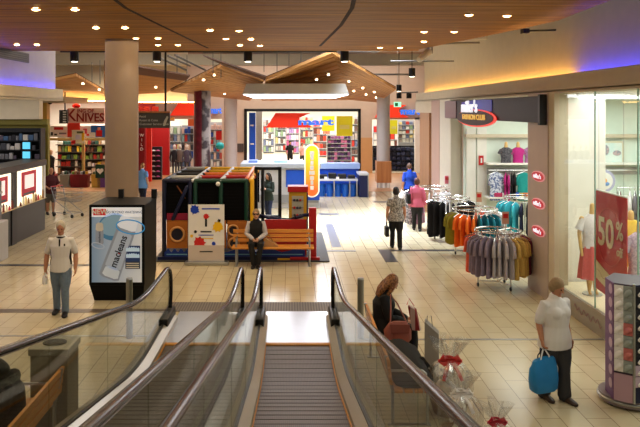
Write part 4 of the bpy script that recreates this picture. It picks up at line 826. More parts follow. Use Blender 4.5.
for x in (-3.06, -2.3, -1.5, -.80): pipe([(x, BY, .05), (x, BY, TZ)], BLKV, name='post')
for x0, x1, yy, m in ((-3.06, -2.43, FYY, NAVYP), (-2.30, -1.06, FYY, GREEN), (-3.06, -2.3, 18.5, GREYV), (-3.06, -2.3, 19.3, BLKV), (-3.06, -2.3, 20.2, BLKV), (-2.3, -.92, 18.6, REDV), (-2.3, -.92, 19.4, ORANGE), (-2.3, -.92, 20.3, YELLOW), (-3.06, -2.5, BY, GREYV), (-2.5, -.8, BY, YELLOW)): pipe([(x0, yy, TZ), (x1, yy, TZ)], m, name='top_pipe')
for x, m in ((-3.06, NAVYP), (-2.36, GREYV), (-1.68, GREYV), (-.95, YELLOW)): pipe([(x, FYY, TZ), (x, BY, TZ)], m, name='top_pipe')
pipe([(-1.06, FYY+.2, TZ+.02), (-1.06, BY, TZ+.02)], ORANGE, name='top_pipe')
for x0, x1, yy in ((-3.0, -2.46, FYY+.03), (-2.26, -1.1, FYY+.03), (-3.0, -.9, 19.4), (-3.0, -.9, BY-.05)): MB().box(x0, x1, yy, yy+.012, .95, TZ-.05).build('net', NET, pf)
for yy0, yy1, x in ((FYY+.1, BY-.1, -3.04), (FYY+.1, BY-.1, -1.0)): MB().box(x, x+.012, yy0, yy1, .95 if x < -2 else .3, TZ-.05).build('net', NET, pf)
MB().box(-3.0, -.95, FYY+.1, BY, .86, .92).build('deck', BLKV, pf)
pipe([(-2.50, FYY-.03, 1.78), (-2.84, FYY-.02, 1.0)], mat('blue_pipe', (14, 26, 64), .5), .045, 'brace_pipe'); pipe([(-2.75, FYY+.06, 1.80), (-2.55, FYY+.06, 1.5)], mat('brown_pipe', (120, 64, 22), .5), .035, 'brace_pipe')
MB().box(-2.99, -2.47, FYY-.01, FYY+.02, .98, 1.14).build('pad', PURP, pf)
def porthole(x, z, r, par, yy=FYY-.05):
    MB().torus((x, yy, z), r, .028, 'y').build('porthole_rim', mat('rim_tan', (206, 150, 90), .5), par, True); MB().cyl((x, yy+.01, z), (x, yy+.02, z), r, seg=24).build('porthole_pane', mat('porthole_dark', (34, 34, 52), .3), par)
p1 = MB().box(-2.99, -2.48, FYY-.05, FYY-.02, .30, .97).build('plank_panel', WOODP, pf); porthole(-2.73, .64, .17, p1, FYY-.07)
p2 = MB().box(-1.52, -1.05, FYY-.05, FYY-.02, .30, .97).build('plank_panel', WOODP, pf); porthole(-1.38, .74, .12, p2, FYY-.07); porthole(-1.36, .42, .12, p2, FYY-.07)
p3 = MB().box(-2.26, -1.55, FYY-.04, FYY-.02, .3, .97).build('plank_panel', WOODP, pf)
WAVE = mat('wave_blue', (18, 52, 140), .4)
for x0, x1 in ((-3.04, -2.44), (-2.3, .36)):
    n = 14; b = MB().prism([(x0, FYY-.06, .04), (x1, FYY-.06, .04)]+[(x1+(x0-x1)*i/n, FYY-.06, .25+.05*math.sin(i*1.7)) for i in range(n+1)], (0, .03, 0)).build('wave_panel', WAVE, pf)
    MB().prism([(x0+.05, FYY-.065, .14), (x1-.05, FYY-.065, .14), (x1-.05, FYY-.065, .165), (x0+.05, FYY-.065, .165)], (0, .01, 0)).build('wave_line', mat('wave_pale', (110, 170, 206), .4), b)
MB().box(-3.3, .95, FYY-.22, BY+.2, 0, .03).build('base_mat', mat('mat_charcoal', (52, 50, 54), .6), pf)
MB().box(-3.2, .42, FYY-.10, FYY-.04, .03, .10).build('base_rail', NAVY, pf); MB().box(-.3, .3, FYY-.13, FYY-.10, .03, .07).build('base_rail', YELLOW, pf)
MB().box(-.62, .40, FYY+.05, FYY+.10, .10, .98).build('red_pad_panel', mat('red_pad', (176, 34, 34), .45), pf)
MB().box(.46, .64, FYY-.06, FYY+.12, .03, 1.28, .015).build('red_post', REDV, pf); MB().box(.0, .72, FYY-.16, FYY-.06, .03, .10, .01).build('red_foot', REDV, pf)
# tall dark frame beside it
for x in (-.90, -.27): MB().box(x-.045, x+.045, 19.2, 19.3, .5 if x > -.5 else .3, 2.14).build('tall_post', BLKV, pf)
for z in (2.10, .82): MB().box(-.9, -.27, 19.2, 19.3, z-.04, z+.04).build('tall_rail', BLKV, pf)
pipe([(-.95, 18.2, .92), (-.75, 18.0, 1.03), (-.5, 18.0, .99), (-.2, 18.0, .93), (.15, 18.0, .97), (.35, 18.0, 1.04), (.50, 17.8, 1.08)], NAVY, .045, 'net_rope')
for x in (-.9, -.27): pipe([(x, 19.25, .5), (x, 18.0, .98)], NAVY, .03, 'net_rope')
# bead toy cabinet behind the bench
tc_ = thing('bead_cabinet', 'small red topped toy cabinet with rows of beads behind the bench', 'toy cabinet', (.2, 18.5, 0))
MB().box(-.03, .42, 18.3, 18.7, .03, 1.58, .01).build('cabinet', mat('cabinet_yellow', (206, 160, 40), .45), tc_); MB().box(-.06, .46, 18.25, 18.75, 1.58, 1.72, .01).build('top', REDV, tc_)
MB().box(.42, .455, 18.3, 18.7, .1, 1.56).build('side_panel', NAVY, tc_); bp_ = MB().box(.05, .34, 18.28, 18.3, .9, 1.48).build('bead_panel', mat('bead_grey', (176, 176, 166), .5), tc_)
for r in range(3):
    MB().tube([(.05, 18.26, 1.0+r*.19), (.34, 18.26, 1.0+r*.19)], .006, seg=6).build('rod', DARK, tc_)
    for i in range(3): q = MB(); q.ball((.11+i*.075, 18.26, 1.0+r*.19), .032, u=10, v=7).build('bead', (BLKV, REDV, NAVY)[(i+r) % 3], tc_, True)
q = MB(); q.ball(P(218, 184, 17.5), .055).build('balloon', WHITE, label='small white ball hanging on the front of the green play frame pipes', cat='ball', smooth=True)
# ================================================================ SHOPS ON THE RIGHT
SX = 4.80
sg = thing('shop_sign', 'long dark shop sign with glowing lettering over the clothing shop entrance', 'sign', (4.88, 18.8, 3.38))
bx = MB().box(SX, 4.90, 13.95, 22.4, 3.40, 3.92, .01).build('sign_box', mat('sign_dark', (9, 9, 20), .4, spec=.12), sg)
MB().box(SX-.03, 4.91, 13.86, 13.96, 3.36, 3.95).build('end_cap', BLACK, sg); MB().box(SX-.02, 4.94, 20.9, 22.4, 3.41, 3.91).build('maroon_end', grad('sign_maroon', (30, 28, 50), (86, 50, 60), 1, -1, 3, .3), sg)
glow = mat('sign_blue_glow', (16, 24, 130), .4, emit=.45); SWH = mat('sign_white_glow', (240, 244, 255), .4, emit=.75)
MB().prism([(SX-.008, y, z) for y, z in ((20.3, 3.60), (20.2, 3.86), (19.0, 3.90), (18.0, 3.91), (17.2, 3.89), (17.2, 3.62))], (-.01, 0, 0)).build('glow_panel', glow, sg)
text_mb("miller's", .43, facing(V((SX-.10, 19.05, 3.725)), '-x'), .03, 1.36, .006).build('lettering', SWH, sg)
E2 = lambda a, b, cy, cz: [(cy+a*math.cos(t), cz+b*math.sin(t)) for t in [2*PI*i/36 for i in range(36)]]
MB().prism([(SX-.02, y, z) for y, z in E2(1.95, .225, 18.7, 3.44)], (-.02, 0, 0)).build('oval_rim', mat('sign_red_glow', (225, 50, 36), .4, emit=.8), sg)
MB().prism([(SX-.045, y, z) for y, z in E2(1.84, .195, 18.78, 3.445)], (-.01, 0, 0)).build('oval_panel', mat('sign_oval', (44, 8, 14), .4, spec=.1), sg)
text_mb("FASHION CLUB", .19, facing(V((SX-.07, 18.75, 3.46)), '-x'), .02, 1.75, .002).build('lettering', mat('sign_gold_glow', (240, 190, 90), .4, emit=.5), sg)
for z, w_ in ((2.34, 'highest'), (1.80, 'middle'), (1.26, 'lowest')):
    b = thing('shop_badge', 'oval red shop badge on the pink pillar, %s of the three' % w_, 'badge', (4.9, 14.3, z)); cy, cz = 14.32, z
    MB().prism([(4.915, y, zz) for y, zz in E2(.37, .105, cy, cz)], (-.02, 0, 0)).build('rim', mat('badge_rim', (238, 170, 176), .4, emit=.3), b); MB().prism([(4.893, y, zz) for y, zz in E2(.33, .085, cy, cz)], (-.01, 0, 0)).build('panel', mat('badge_red', (206, 24, 48), .4, emit=.25), b)
    text_mb("miller's", .12, facing(V((4.876, cy, cz)), '-x'), .008, 1.3, .001).build('lettering', SWH, b)
ex = thing('wall_notice', 'small red and white notice on the mint wall inside the clothing shop', 'notice', P(481, 160.5, 21.95)); a, b_ = P(478.5, 165, 21.95), P(483, 155.5, 21.95)
MB().box(a.x, b_.x, 21.88, 21.925, a.z, b_.z).build('panel', RED, ex); MB().box(a.x+.045, b_.x-.045, 21.87, 21.88, a.z+.07, b_.z-.07).build('symbol', WHITE, ex)
struct('door_1', MB().box(5.35, 5.62, 21.93, 22.0, 0, 3.1).box(5.66, 5.95, 21.93, 22.0, 0, 3.1), SHOPW)
struct('trim_26', MB().box(5.75, 5.8, 21.95, 22.0, 0, 3.0), mat('panel_joint', (170, 186, 170), .5))
# ---- garments
GM = {}
def garment_mesh(kind, m):
    key = (kind, m.name)
    if key in GM: return GM[key]
    mb = MB(); L = {'top': .64, 'dress': .98, 'vest': .6}[kind]; n = 20; R = []
    prof = [(0, .05, .014), (-.03, .12, .018), (-.08, .175, .024), (-.2, .165, .030), (-L*.6, .17, .034), (-L+.02, .18, .040), (-L, .175, .036)]
    for z, a, b in prof:
        R.append([(a*math.cos(t), b*math.sin(t)*(1+.28*math.sin(6*t+1)*min(1, -z*2)), z+(.01*math.cos(4*t) if z < -.5 else 0)) for t in [2*PI*i/n for i in range(n)]])
    mb.ring_loft(R)
    if kind == 'top':
        for s in (-1, 1): mb.tube([(s*.13, 0, -.06), (s*.18, 0, -.13), (s*.192, 0, -.30)], [(.028, .022), (.028, .032), (.032, .040)], side=(1, 0, 0), seg=10)
    bmesh.ops.recalc_face_normals(mb.bm, faces=mb.bm.faces[:]); me = bpy.data.meshes.new('garment'); mb.bm.to_mesh(me); mb.bm.free()
    for p in me.polygons: p.use_smooth = True
    me.materials.append(m); GM[key] = me; return me
hm = MB().tube([(-.2, 0, -.05), (-.05, 0, .0), (0, 0, .015), (.05, 0, 0), (.2, 0, -.05)], .008, seg=5).tube([(0, 0, .015), (0, 0, .05), (.018, 0, .075), (0, 0, .095), (-.018, 0, .085)], .005, seg=5)
HMESH = bpy.data.meshes.new('hanger'); hm.bm.to_mesh(HMESH); hm.bm.free(); HMESH.materials.append(CHROME)
def garment(kind, m, loc, yaw, label, cat, group, s=1.0):
    o = bpy.data.objects.new({'top': 'hanging_shirt', 'dress': 'hanging_dress'}[kind], garment_mesh(kind, m)); C.objects.link(o); o.location = loc; o.rotation_euler = (0, 0, yaw); o.scale = (s, s, s)
    h = bpy.data.objects.new('hanger', HMESH); C.objects.link(h); h.parent = o; o.scale = (s, s, s*(1.16 if kind == 'top' else 1)); lbl(o, label, cat, group); return o
CL = lambda n, c, c2=None, s=20: mat('garment_'+n, c, .85, var=.08, scale=s, rgb2=c2)
def rack(x, y, r, z, label, items, a0, a1, where, s=1.0):
    t = thing('clothes_rack', label, 'clothes rack', (x, y, 0))
    MB().torus((x, y, z), r, .014, seg=40).build('ring_rail', CHROME, t, True); MB().torus((x, y, z-.10), r-.03, .010, seg=40).build('lower_ring', CHROME, t, True)
    for k in range(3):
        a = a0+.25+k*2*PI/3; cx, cy = x+r*.86*math.cos(a), y+r*.86*math.sin(a)
        g = MB().tube([(cx, cy, z), (cx, cy, .09)], .016, seg=8).tube([(cx, cy, .12), (x, y, .12)], .012, seg=6).build('leg', WHITE, t, True)
        MB().torus((cx, cy, .045), .03, .018, 'x', 12, 6).build('caster', SHOEK, g, True)
    MB().tube([(x, y, .10), (x, y, z+.04)], .014, seg=8).build('centre_pole', CHROME, t, True)
    for k in range(3):
        a = a0+k*2*PI/3; MB().tube([(x, y, z), (x+r*math.cos(a), y+r*math.sin(a), z)], .01, seg=6).build('spoke', CHROME, t)
    n = sum(c for *_, c in items); i = 0
    for nm, kind, m, c in items:
        for _ in range(c):
            a = a0+(a1-a0)*(i+.5)/n; i += 1; rr = r+random.uniform(-.02, .02)
            garment(kind, m, (x+rr*math.cos(a), y+rr*math.sin(a), z-.075-random.uniform(0, .03)), a+random.uniform(-.12, .12), '%s hanging on the %s' % (nm, where), 'clothing', nm.replace(',', '')+' on the '+where, s*random.uniform(1.0, 1.1))
    return t
LILAC = CL('lilac', (136, 122, 142)); GREYL = CL('grey', (178, 172, 180)); YELG = CL('yellow', (210, 176, 96)); PLUM = CL('plum', (112, 40, 62)); CORAL = CL('coral', (226, 92, 66)); OLIVE = CL('olive', (140, 132, 34)); ORNG = CL('orange', (238, 112, 28)); TEALG = CL('teal', (16, 116, 138)); WHTG = CL('white', (224, 220, 222)); BLKG = CL('black', (22, 20, 26)); PATT = CL('pattern', (198, 190, 192), (84, 76, 80), 28); REDG = CL('red', (196, 40, 54)); AQUA = CL('aqua', (60, 180, 200)); NAVG = CL('navy', (28, 34, 62)); MAG = CL('magenta', (176, 36, 120)); FLOR = CL('floral', (206, 212, 226), (96, 110, 156), 24); PINKP = CL('pink_print', (214, 130, 160), (170, 160, 170), 24)
rack(4.28, 14.95, .46, 1.17, 'round chrome rack of lilac, grey, yellow and plum tops nearest the pink pillar', [('coral top', 'top', CORAL, 2), ('lilac grey top', 'top', LILAC, 5), ('pale grey top', 'top', GREYL, 4), ('mustard yellow top', 'top', YELG, 4), ('plum top', 'top', PLUM, 5), ('white print top', 'top', WHTG, 4)], -3.5, 1.4, 'round rack nearest the pink pillar')
rack(4.66, 18.3, .56, 1.16, 'round chrome rack of olive, orange, teal and white tops', [('olive top', 'top', OLIVE, 3), ('orange top', 'top', ORNG, 4), ('teal top', 'top', TEALG, 4), ('white top', 'top', WHTG, 6), ('coral top', 'top', CORAL, 3)], -3.4, 1.4, 'round rack second from the pink pillar')
rack(4.55, 20.5, .52, 1.18, 'round chrome rack of long black garments', [('long black dress', 'dress', BLKG, 14)], -3.6, .6, 'round rack of black garments', .92)
rack(4.38, 22.7, .62, 1.22, 'round chrome rack of patterned and white garments furthest from the pink pillar', [('grey patterned dress', 'dress', PATT, 4), ('pink patterned dress', 'dress', PINKP, 2), ('long white top', 'dress', WHTG, 5), ('red top', 'top', REDG, 2)], -3.9, .3, 'round rack furthest from the pink pillar', .95)
rack(6.35, 19.6, .55, 1.30, 'round chrome rack of aqua and navy tops inside the clothing shop', [('aqua top', 'top', AQUA, 4), ('navy top', 'top', NAVG, 7), ('orange top', 'top', ORNG, 2)], -3.4, .5, 'round rack inside the clothing shop')
for i, (px, py, d) in enumerate([(479, 197, 18.6), (505.5, 222, 14.95), (447, 190, 22.6)]):
    q = P(px, py, d); base = {0: 1.16, 1: 1.17, 2: 1.22}[i]; t = thing('rack_topper', ['small skin toned price topper on the rack of olive and orange tops', 'small skin toned price topper on the rack of lilac and plum tops', 'small pink price topper on the rack furthest from the pink pillar'][i], 'price sign', (q.x, q.y, base))
    MB().tube([(q.x, q.y, base), (q.x, q.y, base+.14)], .008, seg=6).build('stem', CHROME, t); m = mat('topper_%d' % i, [(196, 150, 120), (210, 160, 140), (226, 120, 140)][i], .5)
    MB().box(q.x-.07, q.x+.07, q.y-.006, q.y+.006, base+.13, base+.38).build('card', m, t); MB().box(q.x-.05, q.x+.05, q.y-.012, q.y-.006, base+.25, base+.34).build('print', RED, t)
# wall bay seen through the entrance: shelf with busts, rail with tops
wy = 21.6
ws = thing('wall_shelf', 'white wall shelf with a clothes rail along the clothing shop back wall', 'shelf', (7.0, wy, 1.5))
MB().box(5.85, 13.5, wy-.2, wy+.38, 2.03, 2.08).build('shelf_board', SHOPW, ws); MB().tube([(5.9, wy-.05, 1.86), (13.4, wy-.05, 1.86)], .015, seg=8).build('rail', CHROME, ws); MB().box(5.85, 13.5, wy+.34, wy+.39, 1.70, 1.9).build('back_strip', mat('strip_grey', (176, 176, 172), .5), ws); MB().box(5.85, 13.5, wy-.2, wy+.38, 1.03, 1.07).build('shelf_board', SHOPW, ws)
TAN = mat('bust_tan', (214, 176, 110), .5)
for px, m, lab in ((506, CL('charcoal_print', (92, 90, 96), (60, 58, 66), 24), 'charcoal patterned top on a tan bust, first on the shop shelf'), (518, MAG, 'magenta top on a tan bust, in the middle of the shop shelf'), (530, CL('mauve', (168, 120, 160), (140, 96, 132), 24), 'mauve top on a tan bust, partly behind the pink pillar')):
    x = (px-VX)*wy/FPX; t = thing('display_bust', lab, 'display bust', (x, wy, 2.08)); R = []
    MB().tube([(x, wy, 2.52), (x, wy, 2.60), (x, wy, 2.66)], [.06, .05, .045], seg=12, dome=True).build('neck', TAN, t, True)
    MB().tube([(x, wy, 2.08), (x, wy, 2.2), (x, wy, 2.38), (x, wy, 2.48), (x, wy, 2.54)], [(.16, .1), (.145, .09), (.175, .11), (.18, .08), (.07, .06)], seg=18).tube([(x-.14, wy, 2.46), (x-.2, wy, 2.34)], [.055, .06], seg=8).tube([(x+.14, wy, 2.46), (x+.2, wy, 2.34)], [.055, .06], seg=8).build('top', m, t, True)
g1 = 'tops on the back wall rail'
for px, kind, m, yaw, lab, s in ((496, 'top', FLOR, 0, 'blue and white floral top facing out on the shop wall rail', 1.12), (505.5, 'top', MAG, 1.2, 'magenta top hanging edge-on beside the floral top', 1.05), (508.5, 'top', MAG, 1.3, 'longer magenta top hanging beside the black tops', 1.15), (512, 'top', BLKG, 1.3, 'black top hanging between the magenta and teal tops', 1.05), (514.5, 'top', BLKG, 1.35, 'second black top hanging against the teal top', 1.1), (523.5, 'top', CL('sea', (24, 140, 136)), 0, 'sea green top facing out on the shop wall rail', 1.12)):
    garment(kind, m, ((px-VX)*(wy-.05)/FPX, wy-.05-(.04 if yaw == 0 else 0), 1.80), yaw, lab, 'clothing', None, s)
for i, (px, c) in enumerate(((514, (60, 180, 200)), (520, (40, 80, 190)), (524, (226, 190, 70)), (528, (236, 110, 40)), (508, (226, 226, 226)), (500, (176, 50, 90)))):
    x = (px-VX)*21.3/FPX; o = MB().box(x-.13, x+.13, wy-.15, wy+.2, 1.072, 1.20, .03).build('folded_shirt', CL('fold%d' % i, c), label='%s folded top on the low wall shelf in the clothing shop' % ['aqua', 'blue', 'yellow', 'orange', 'white', 'crimson'][i], cat='clothing', group='folded tops on the shop shelf')
pc = thing('wall_picture', 'pale framed picture of flowers high on the shop wall behind the window', 'picture', P(611, 155, 21.9)); a, b_ = P(599.5, 166, 21.9), P(623, 141, 21.9)
MB().box(a.x, b_.x, 21.86, 21.98, a.z, b_.z).build('frame', mat('frame_pale', (214, 206, 180), .5), pc); MB().box(a.x+.06, b_.x-.06, 21.84, 21.86, a.z+.06, b_.z-.06).build('print', mat('print_pale', (206, 226, 222), .5, scale=3, rgb2=(222, 230, 224)), pc)
MB().ball(P(605, 150, 21.83), .13, .01, .16).ball(P(617, 153, 21.83), .13, .01, .08).build('flowers', mat('flowers', (150, 150, 160), .6, scale=14, rgb2=(196, 170, 170)), pc)
# window display
pl = 13.0
mq = thing('mannequin', 'headless mannequin in a white tee and coral skirt in the shop window', 'mannequin', (5.38, 12.9, .37)); mx_, my_ = 5.38, 12.9
body = MB(); body.tube([(mx_, my_, 1.72), (mx_, my_, 1.86), (mx_, my_, 1.95)], [.06, .05, .045], seg=12, dome=True)
for s in (-1, 1): body.tube([(mx_+s*.07, my_, 1.0), (mx_+s*.06, my_-.01, .82), (mx_+s*.055, my_, .60), (mx_+s*.055, my_, .44), (mx_+s*.06, my_-.06, .40)], [.075, .055, .05, .03, .028], seg=10, dome=True).tube([(mx_+s*.19, my_, 1.72), (mx_+s*.225, my_+.02, 1.45), (mx_+s*.22, my_-.05, 1.18), (mx_+s*.21, my_-.07, 1.08)], [.045, .036, .028, .022], seg=10, dome=True)
body.build('body', TAN, mq, True)
MB().tube([(mx_, my_, 1.20), (mx_, my_, 1.36), (mx_, my_, 1.56), (mx_, my_, 1.72), (mx_, my_, 1.80)], [(.19, .13), (.165, .115), (.19, .135), (.19, .10), (.085, .075)], seg=20).tube([(mx_-.16, my_, 1.72), (mx_-.235, my_+.01, 1.52)], [.065, .075], seg=10).tube([(mx_+.16, my_, 1.72), (mx_+.235, my_+.01, 1.52)], [.065, .075], seg=10).build('tee', WHTG, mq, True)
R = [[(mx_+a*(1+.07*math.sin(9*t))*math.cos(t), my_+b*(1+.07*math.sin(9*t))*math.sin(t), z) for t in [2*PI*i/40 for i in range(40)]] for z, a, b in ((1.24, .17, .125), (1.1, .2, .15), (.85, .23, .18), (.66, .25, .2))]
MB().ring_loft(R).build('skirt', CL('coral_skirt', (206, 96, 92)), mq, True); MB().cyl((mx_, my_, .37), (mx_, my_, .39), .17, seg=24).build('base_plate', STEEL, mq)
bn = thing('sale_banner', 'large red hanging sale banner reading 50% off behind the shop window', 'banner', (5.16, 11.66, .58)); BR = mat('banner_red', (190, 16, 16), .5)
pan = MB().prism([(5.16, 12.24, .66), (5.16, 11.08, .58), (5.16, 11.08, 2.30), (5.16, 12.24, 2.30)], (-.012, 0, 0)).build('panel', BR, bn)
BC = mat('banner_cream', (226, 200, 160), .5)
text_mb('50', .66, facing(V((5.135, 11.80, 1.63)), '-x'), .006, .92, .012).build('lettering', BC, pan); text_mb('%', .40, facing(V((5.135, 11.30, 1.74)), '-x'), .006, .9, .006).build('lettering', BC, pan); text_mb('off', .20, facing(V((5.135, 11.30, 1.42)), '-x'), .006, 1, .002).build('lettering', BC, pan)
MB().prism([(5.14, 12.24, .86), (5.14, 12.24, 1.16), (5.14, 11.08, .82), (5.14, 11.08, .60)], (-.006, 0, 0)).build('cream_ribbon', BC, pan); MB().torus((5.14, 11.68, 1.60), .46, .006, 'x', 40, 5).build('ring_motif', mat('banner_ring', (206, 70, 60), .4), pan)
MB().tube([(5.155, 12.24, 2.31), (5.155, 11.08, 2.31)], .014, seg=6).build('top_bar', WHITE, bn); 
for yy in (12.1, 11.2): MB().tube([(5.155, yy, 2.31), (5.155, yy, 3.99)], .003, seg=5).build('wire', STEEL, bn)
MB().tube([(5.14, 12.15-.12*i, .99-.035*i+.03*math.sin(i*2.2)) for i in range(9)], .008, seg=5).build('script_line', mat('script_brown', (170, 110, 80), .6), pan)
rs_ = thing('round_sign', 'round white sign with an orange and blue centre hanging inside the shop window', 'sign', P(604, 181, 15)); q = P(604, 181, 15)
MB().cyl(q, q+V((0, .03, 0)), .235, seg=32).build('disc', mat('disc_lavender', (176, 176, 206), .5), rs_); MB().cyl(q+V((0, -.01, 0)), q, .18, seg=28).build('centre', WHITE, rs_); MB().ball(q+V((-.03, -.015, .0)), .09, .01, .08).build('orange_motif', mat('motif_orange', (236, 170, 90), .5), rs_); MB().ball(q+V((.05, -.015, -.06)), .06, .01, .04).build('blue_motif', mat('motif_blue', (110, 150, 206), .5), rs_); MB().tube([q+V((0, .015, .23)), V((q.x, q.y+.015, 4.0))], .004, seg=5).build('wire', STEEL, rs_)
rl = thing('garment_rail', 'straight chrome rail of clothes inside the shop window beside the round sign', 'clothes rack', (7.6, 15.4, 0))
MB().tube([(6.95, 15.4, 0), (6.95, 15.4, 2.0), (9.2, 15.4, 2.0), (9.2, 15.4, 0)], .016, seg=8).build('frame', CHROME, rl)
for x in (6.95, 9.2): MB().tube([(x, 15.1, .02), (x, 15.7, .02)], .02, seg=8).build('foot', CHROME, rl)
for i, (px, m, lab, k) in enumerate(((619, CL('maroon_knit', (96, 26, 40)), 'maroon knit on the rail inside the window beside the round sign', 'top'), (629, WHTG, 'white top on the rail inside the shop window', 'top'), (634, CL('mid_grey', (110, 106, 116)), 'grey top on the rail inside the shop window', 'top'), (639, BLKG, 'black top at the edge of the rail inside the shop window', 'top'))):
    garment(k, m, ((px-VX)*15.4/FPX, 15.36, 1.92), 1.1, lab, 'clothing', None, 1.25)
for i, (px, m, lab) in enumerate(((631, CL('sun_yellow', (226, 190, 70)), 'yellow top on a bust behind the red sale banner'), (640, CL('pale_stripe', (206, 196, 206), (176, 166, 186), 30), 'pale striped top on a bust right of the yellow one'))):
    q = P(px, 232, 12.6-i*1.3); t = thing('display_bust', lab, 'display bust', (q.x, q.y, .0))
    MB().cyl((q.x, q.y, 0), (q.x, q.y, .03), .16, seg=20).build('base', STEEL, t); MB().tube([(q.x, q.y, 0), (q.x, q.y, 1.1)], .02, seg=8).build('pole', STEEL, t)
    MB().tube([(q.x, q.y, .95), (q.x, q.y, 1.2), (q.x, q.y, 1.5), (q.x, q.y, 1.66), (q.x, q.y, 1.74)], [(.2, .14), (.17, .12), (.2, .14), (.2, .1), (.08, .07)], seg=18).tube([(q.x-.16, q.y, 1.66), (q.x-.25, q.y, 1.45)], [.065, .075], seg=10).tube([(q.x+.16, q.y, 1.66), (q.x+.25, q.y, 1.45)], [.065, .075], seg=10).build('top', m, t, True); MB().tube([(q.x, q.y, 1.72), (q.x, q.y, 1.86)], .05, seg=10, dome=True).build('neck', TAN, t, True)
# plinth script
MB().tube([(4.992, 12.75-.045*i, .20+.05*math.sin(i*1.5)+.02*math.sin(i*.7)) for i in range(26)], (.009, .003), side=(0, 0, 1), seg=5).build('plinth_script', mat('script_mauve', (150, 104, 120), .6), label='faded mauve script lettering along the grey base of the shop window', cat='lettering')
st_ = thing('shop_strip_light', 'bright fluorescent strip at the ceiling inside the shop window', 'strip light', (5.9, 13, 3.93)); TUBE = mat('tube_glow', (250, 255, 250), emit=6)
MB().box(5.35, 6.6, 13.45, 13.55, 3.9, 3.98).build('housing', WHITE, st_); MB().box(5.38, 6.55, 13.43, 13.5, 3.86, 3.9).build('tube', TUBE, st_)
for x, y in ((7.6, 14.0), (6.3, 18.5), (7.5, 18.5)):
    t = thing('shop_ceiling_light', 'square ceiling light inside the clothing shop '+('seen through the window' if y < 15 else 'above the inner rack' if x < 7 else 'nearer the back shelf'), 'ceiling light', (x, y, 3.95)); MB().box(x-.32, x+.32, y-.32, y+.32, 3.95, 3.995).build('frame', WHITE, t); MB().box(x-.28, x+.28, y-.28, y+.28, 3.94, 3.95).build('diffuser', TUBE, t)
# ---- sock spinner, near right
sp = thing('sock_stand', 'tall rotating sock display stand with purple and navy faces at the right edge', 'display stand', (4.30, 9.15, 0))
PA, PB, PC_, PD, PE, PF = (3.99, 9.15), (3.955, 8.85), (4.13, 8.72), (4.46, 8.80), (4.55, 9.2), (4.2, 9.4)
MB().prism([(*p, .12) for p in (PA, PB, PC_, PD, PE, PF)], (0, 0, 1.42)).build('core', mat('spinner_lilac', (74, 60, 76), .5), sp)
MB().cyl((4.27, 9.1, .03), (4.27, 9.1, .12), .37, seg=40).build('base', mat('spinner_base', (140, 128, 132), .35, .5), sp, True); MB().torus((4.27, 9.1, .075), .37, .02, seg=40).build('base_rim', STEEL, sp, True)
for a in (3.6, 5.0, .6, 2.0): MB().ball((4.27+.33*math.cos(a), 9.1+.33*math.sin(a), .03), .03).build('caster', SHOEK, sp, True)
def facebase(p, q):
    d = V((q[0]-p[0], q[1]-p[1], 0)); L = d.length; d.normalize(); n = V((d.y, -d.x, 0)); return V((*p, 0)), d, n, L
def panel_on(p, q, u0, u1, z0, z1, th, name, m, par, off=.002):
    o, d, n, L = facebase(p, q); a = o+d*(u0*L)+n*off; b = o+d*(u1*L)+n*off
    return MB().prism([a+V((0, 0, z0)), b+V((0, 0, z0)), b+V((0, 0, z1)), a+V((0, 0, z1))], n*th).build(name, m, par)
panel_on(PA, PB, 0, 1, .12, 1.54, .01, 'purple_panel', mat('spinner_purple', (110, 62, 118), .5), sp); panel_on(PC_, PD, 0, 1, .12, 1.54, .01, 'navy_panel', mat('spinner_navy', (30, 34, 66), .5), sp); panel_on(PB, PC_, 0, 1, .12, .45, .012, 'lower_panel', mat('spinner_pink', (186, 150, 166), .5), sp)
o_, d_, n_, L_ = facebase(PA, PB)
for r in range(8):
    c = o_+d_*(L_*.72)+n_*.013+V((0, 0, 1.45-r*.165)); MB().tube([c, c+n_*.004], .062, seg=18).build('circle_print', mat('circle_pink', (206, 176, 200), .5), sp)
o2, d2, n2, L2 = facebase(PC_, PD); q = o2-n2*.0; MB().box(PC_[0]-.012, PC_[0]+.012, PC_[1]-.03, PC_[1]-.005, .12, 1.56).build('edge_strip', STEEL, sp)
def pack(c, d, n, w, h, m, m2, label):
    t = thing('sock_pack', label, 'socks', c, 'sock packs on the display stand'); a = c-d*w/2; b = c+d*w/2; up = V((0, 0, h/2))
    MB().prism([a-up, b-up, b+up, a+up], n*.012).build('card', m, t); MB().tube([c+n*.03-d*w*.25-up*.55, c+n*.034, c+n*.03+d*w*.25+up*.2], [(.024, .018), (.03, .02), (.03, .02)], side=d, seg=8, dome=True).build('sock', m2, t, True)
PW = mat('pack_white', (244, 240, 238), .5); CS = {'grey': mat('pack_grey', (156, 164, 160), .6), 'rose': mat('pack_rose', (206, 120, 116), .6), 'black': mat('pack_black', (30, 28, 36), .6)}
o1, d1, n1, L1 = facebase(PB, PC_)
for r in range(7):
    z = 1.45-r*.15; cn = ('grey', 'grey', 'grey', 'rose', 'grey', 'rose', 'grey')[r]
    for u, m2, w_ in ((.26, PW, 'white'), (.74, CS[cn], cn)):
        pack(o1+d1*(L1*u)+n1*.004+V((0, 0, z)), d1, n1, .105, .145, PW if u < .5 else CS[cn], m2, '%s sock pack in the %s row of the stand, %s' % (w_, ORD[r], 'next to the purple face' if u < .5 else 'next to the steel edge'))
for r in range(9):
    z = 1.46-r*.135
    pack(o2+d2*(L2*.27)+n2*.014+V((0, 0, z)), d2, n2, .17, .125, CS['black'] if r < 7 else mat('pack_lilac', (206, 186, 206), .5), PW, 'black and white sock pack on the navy face, %s from the top' % ORD[r])
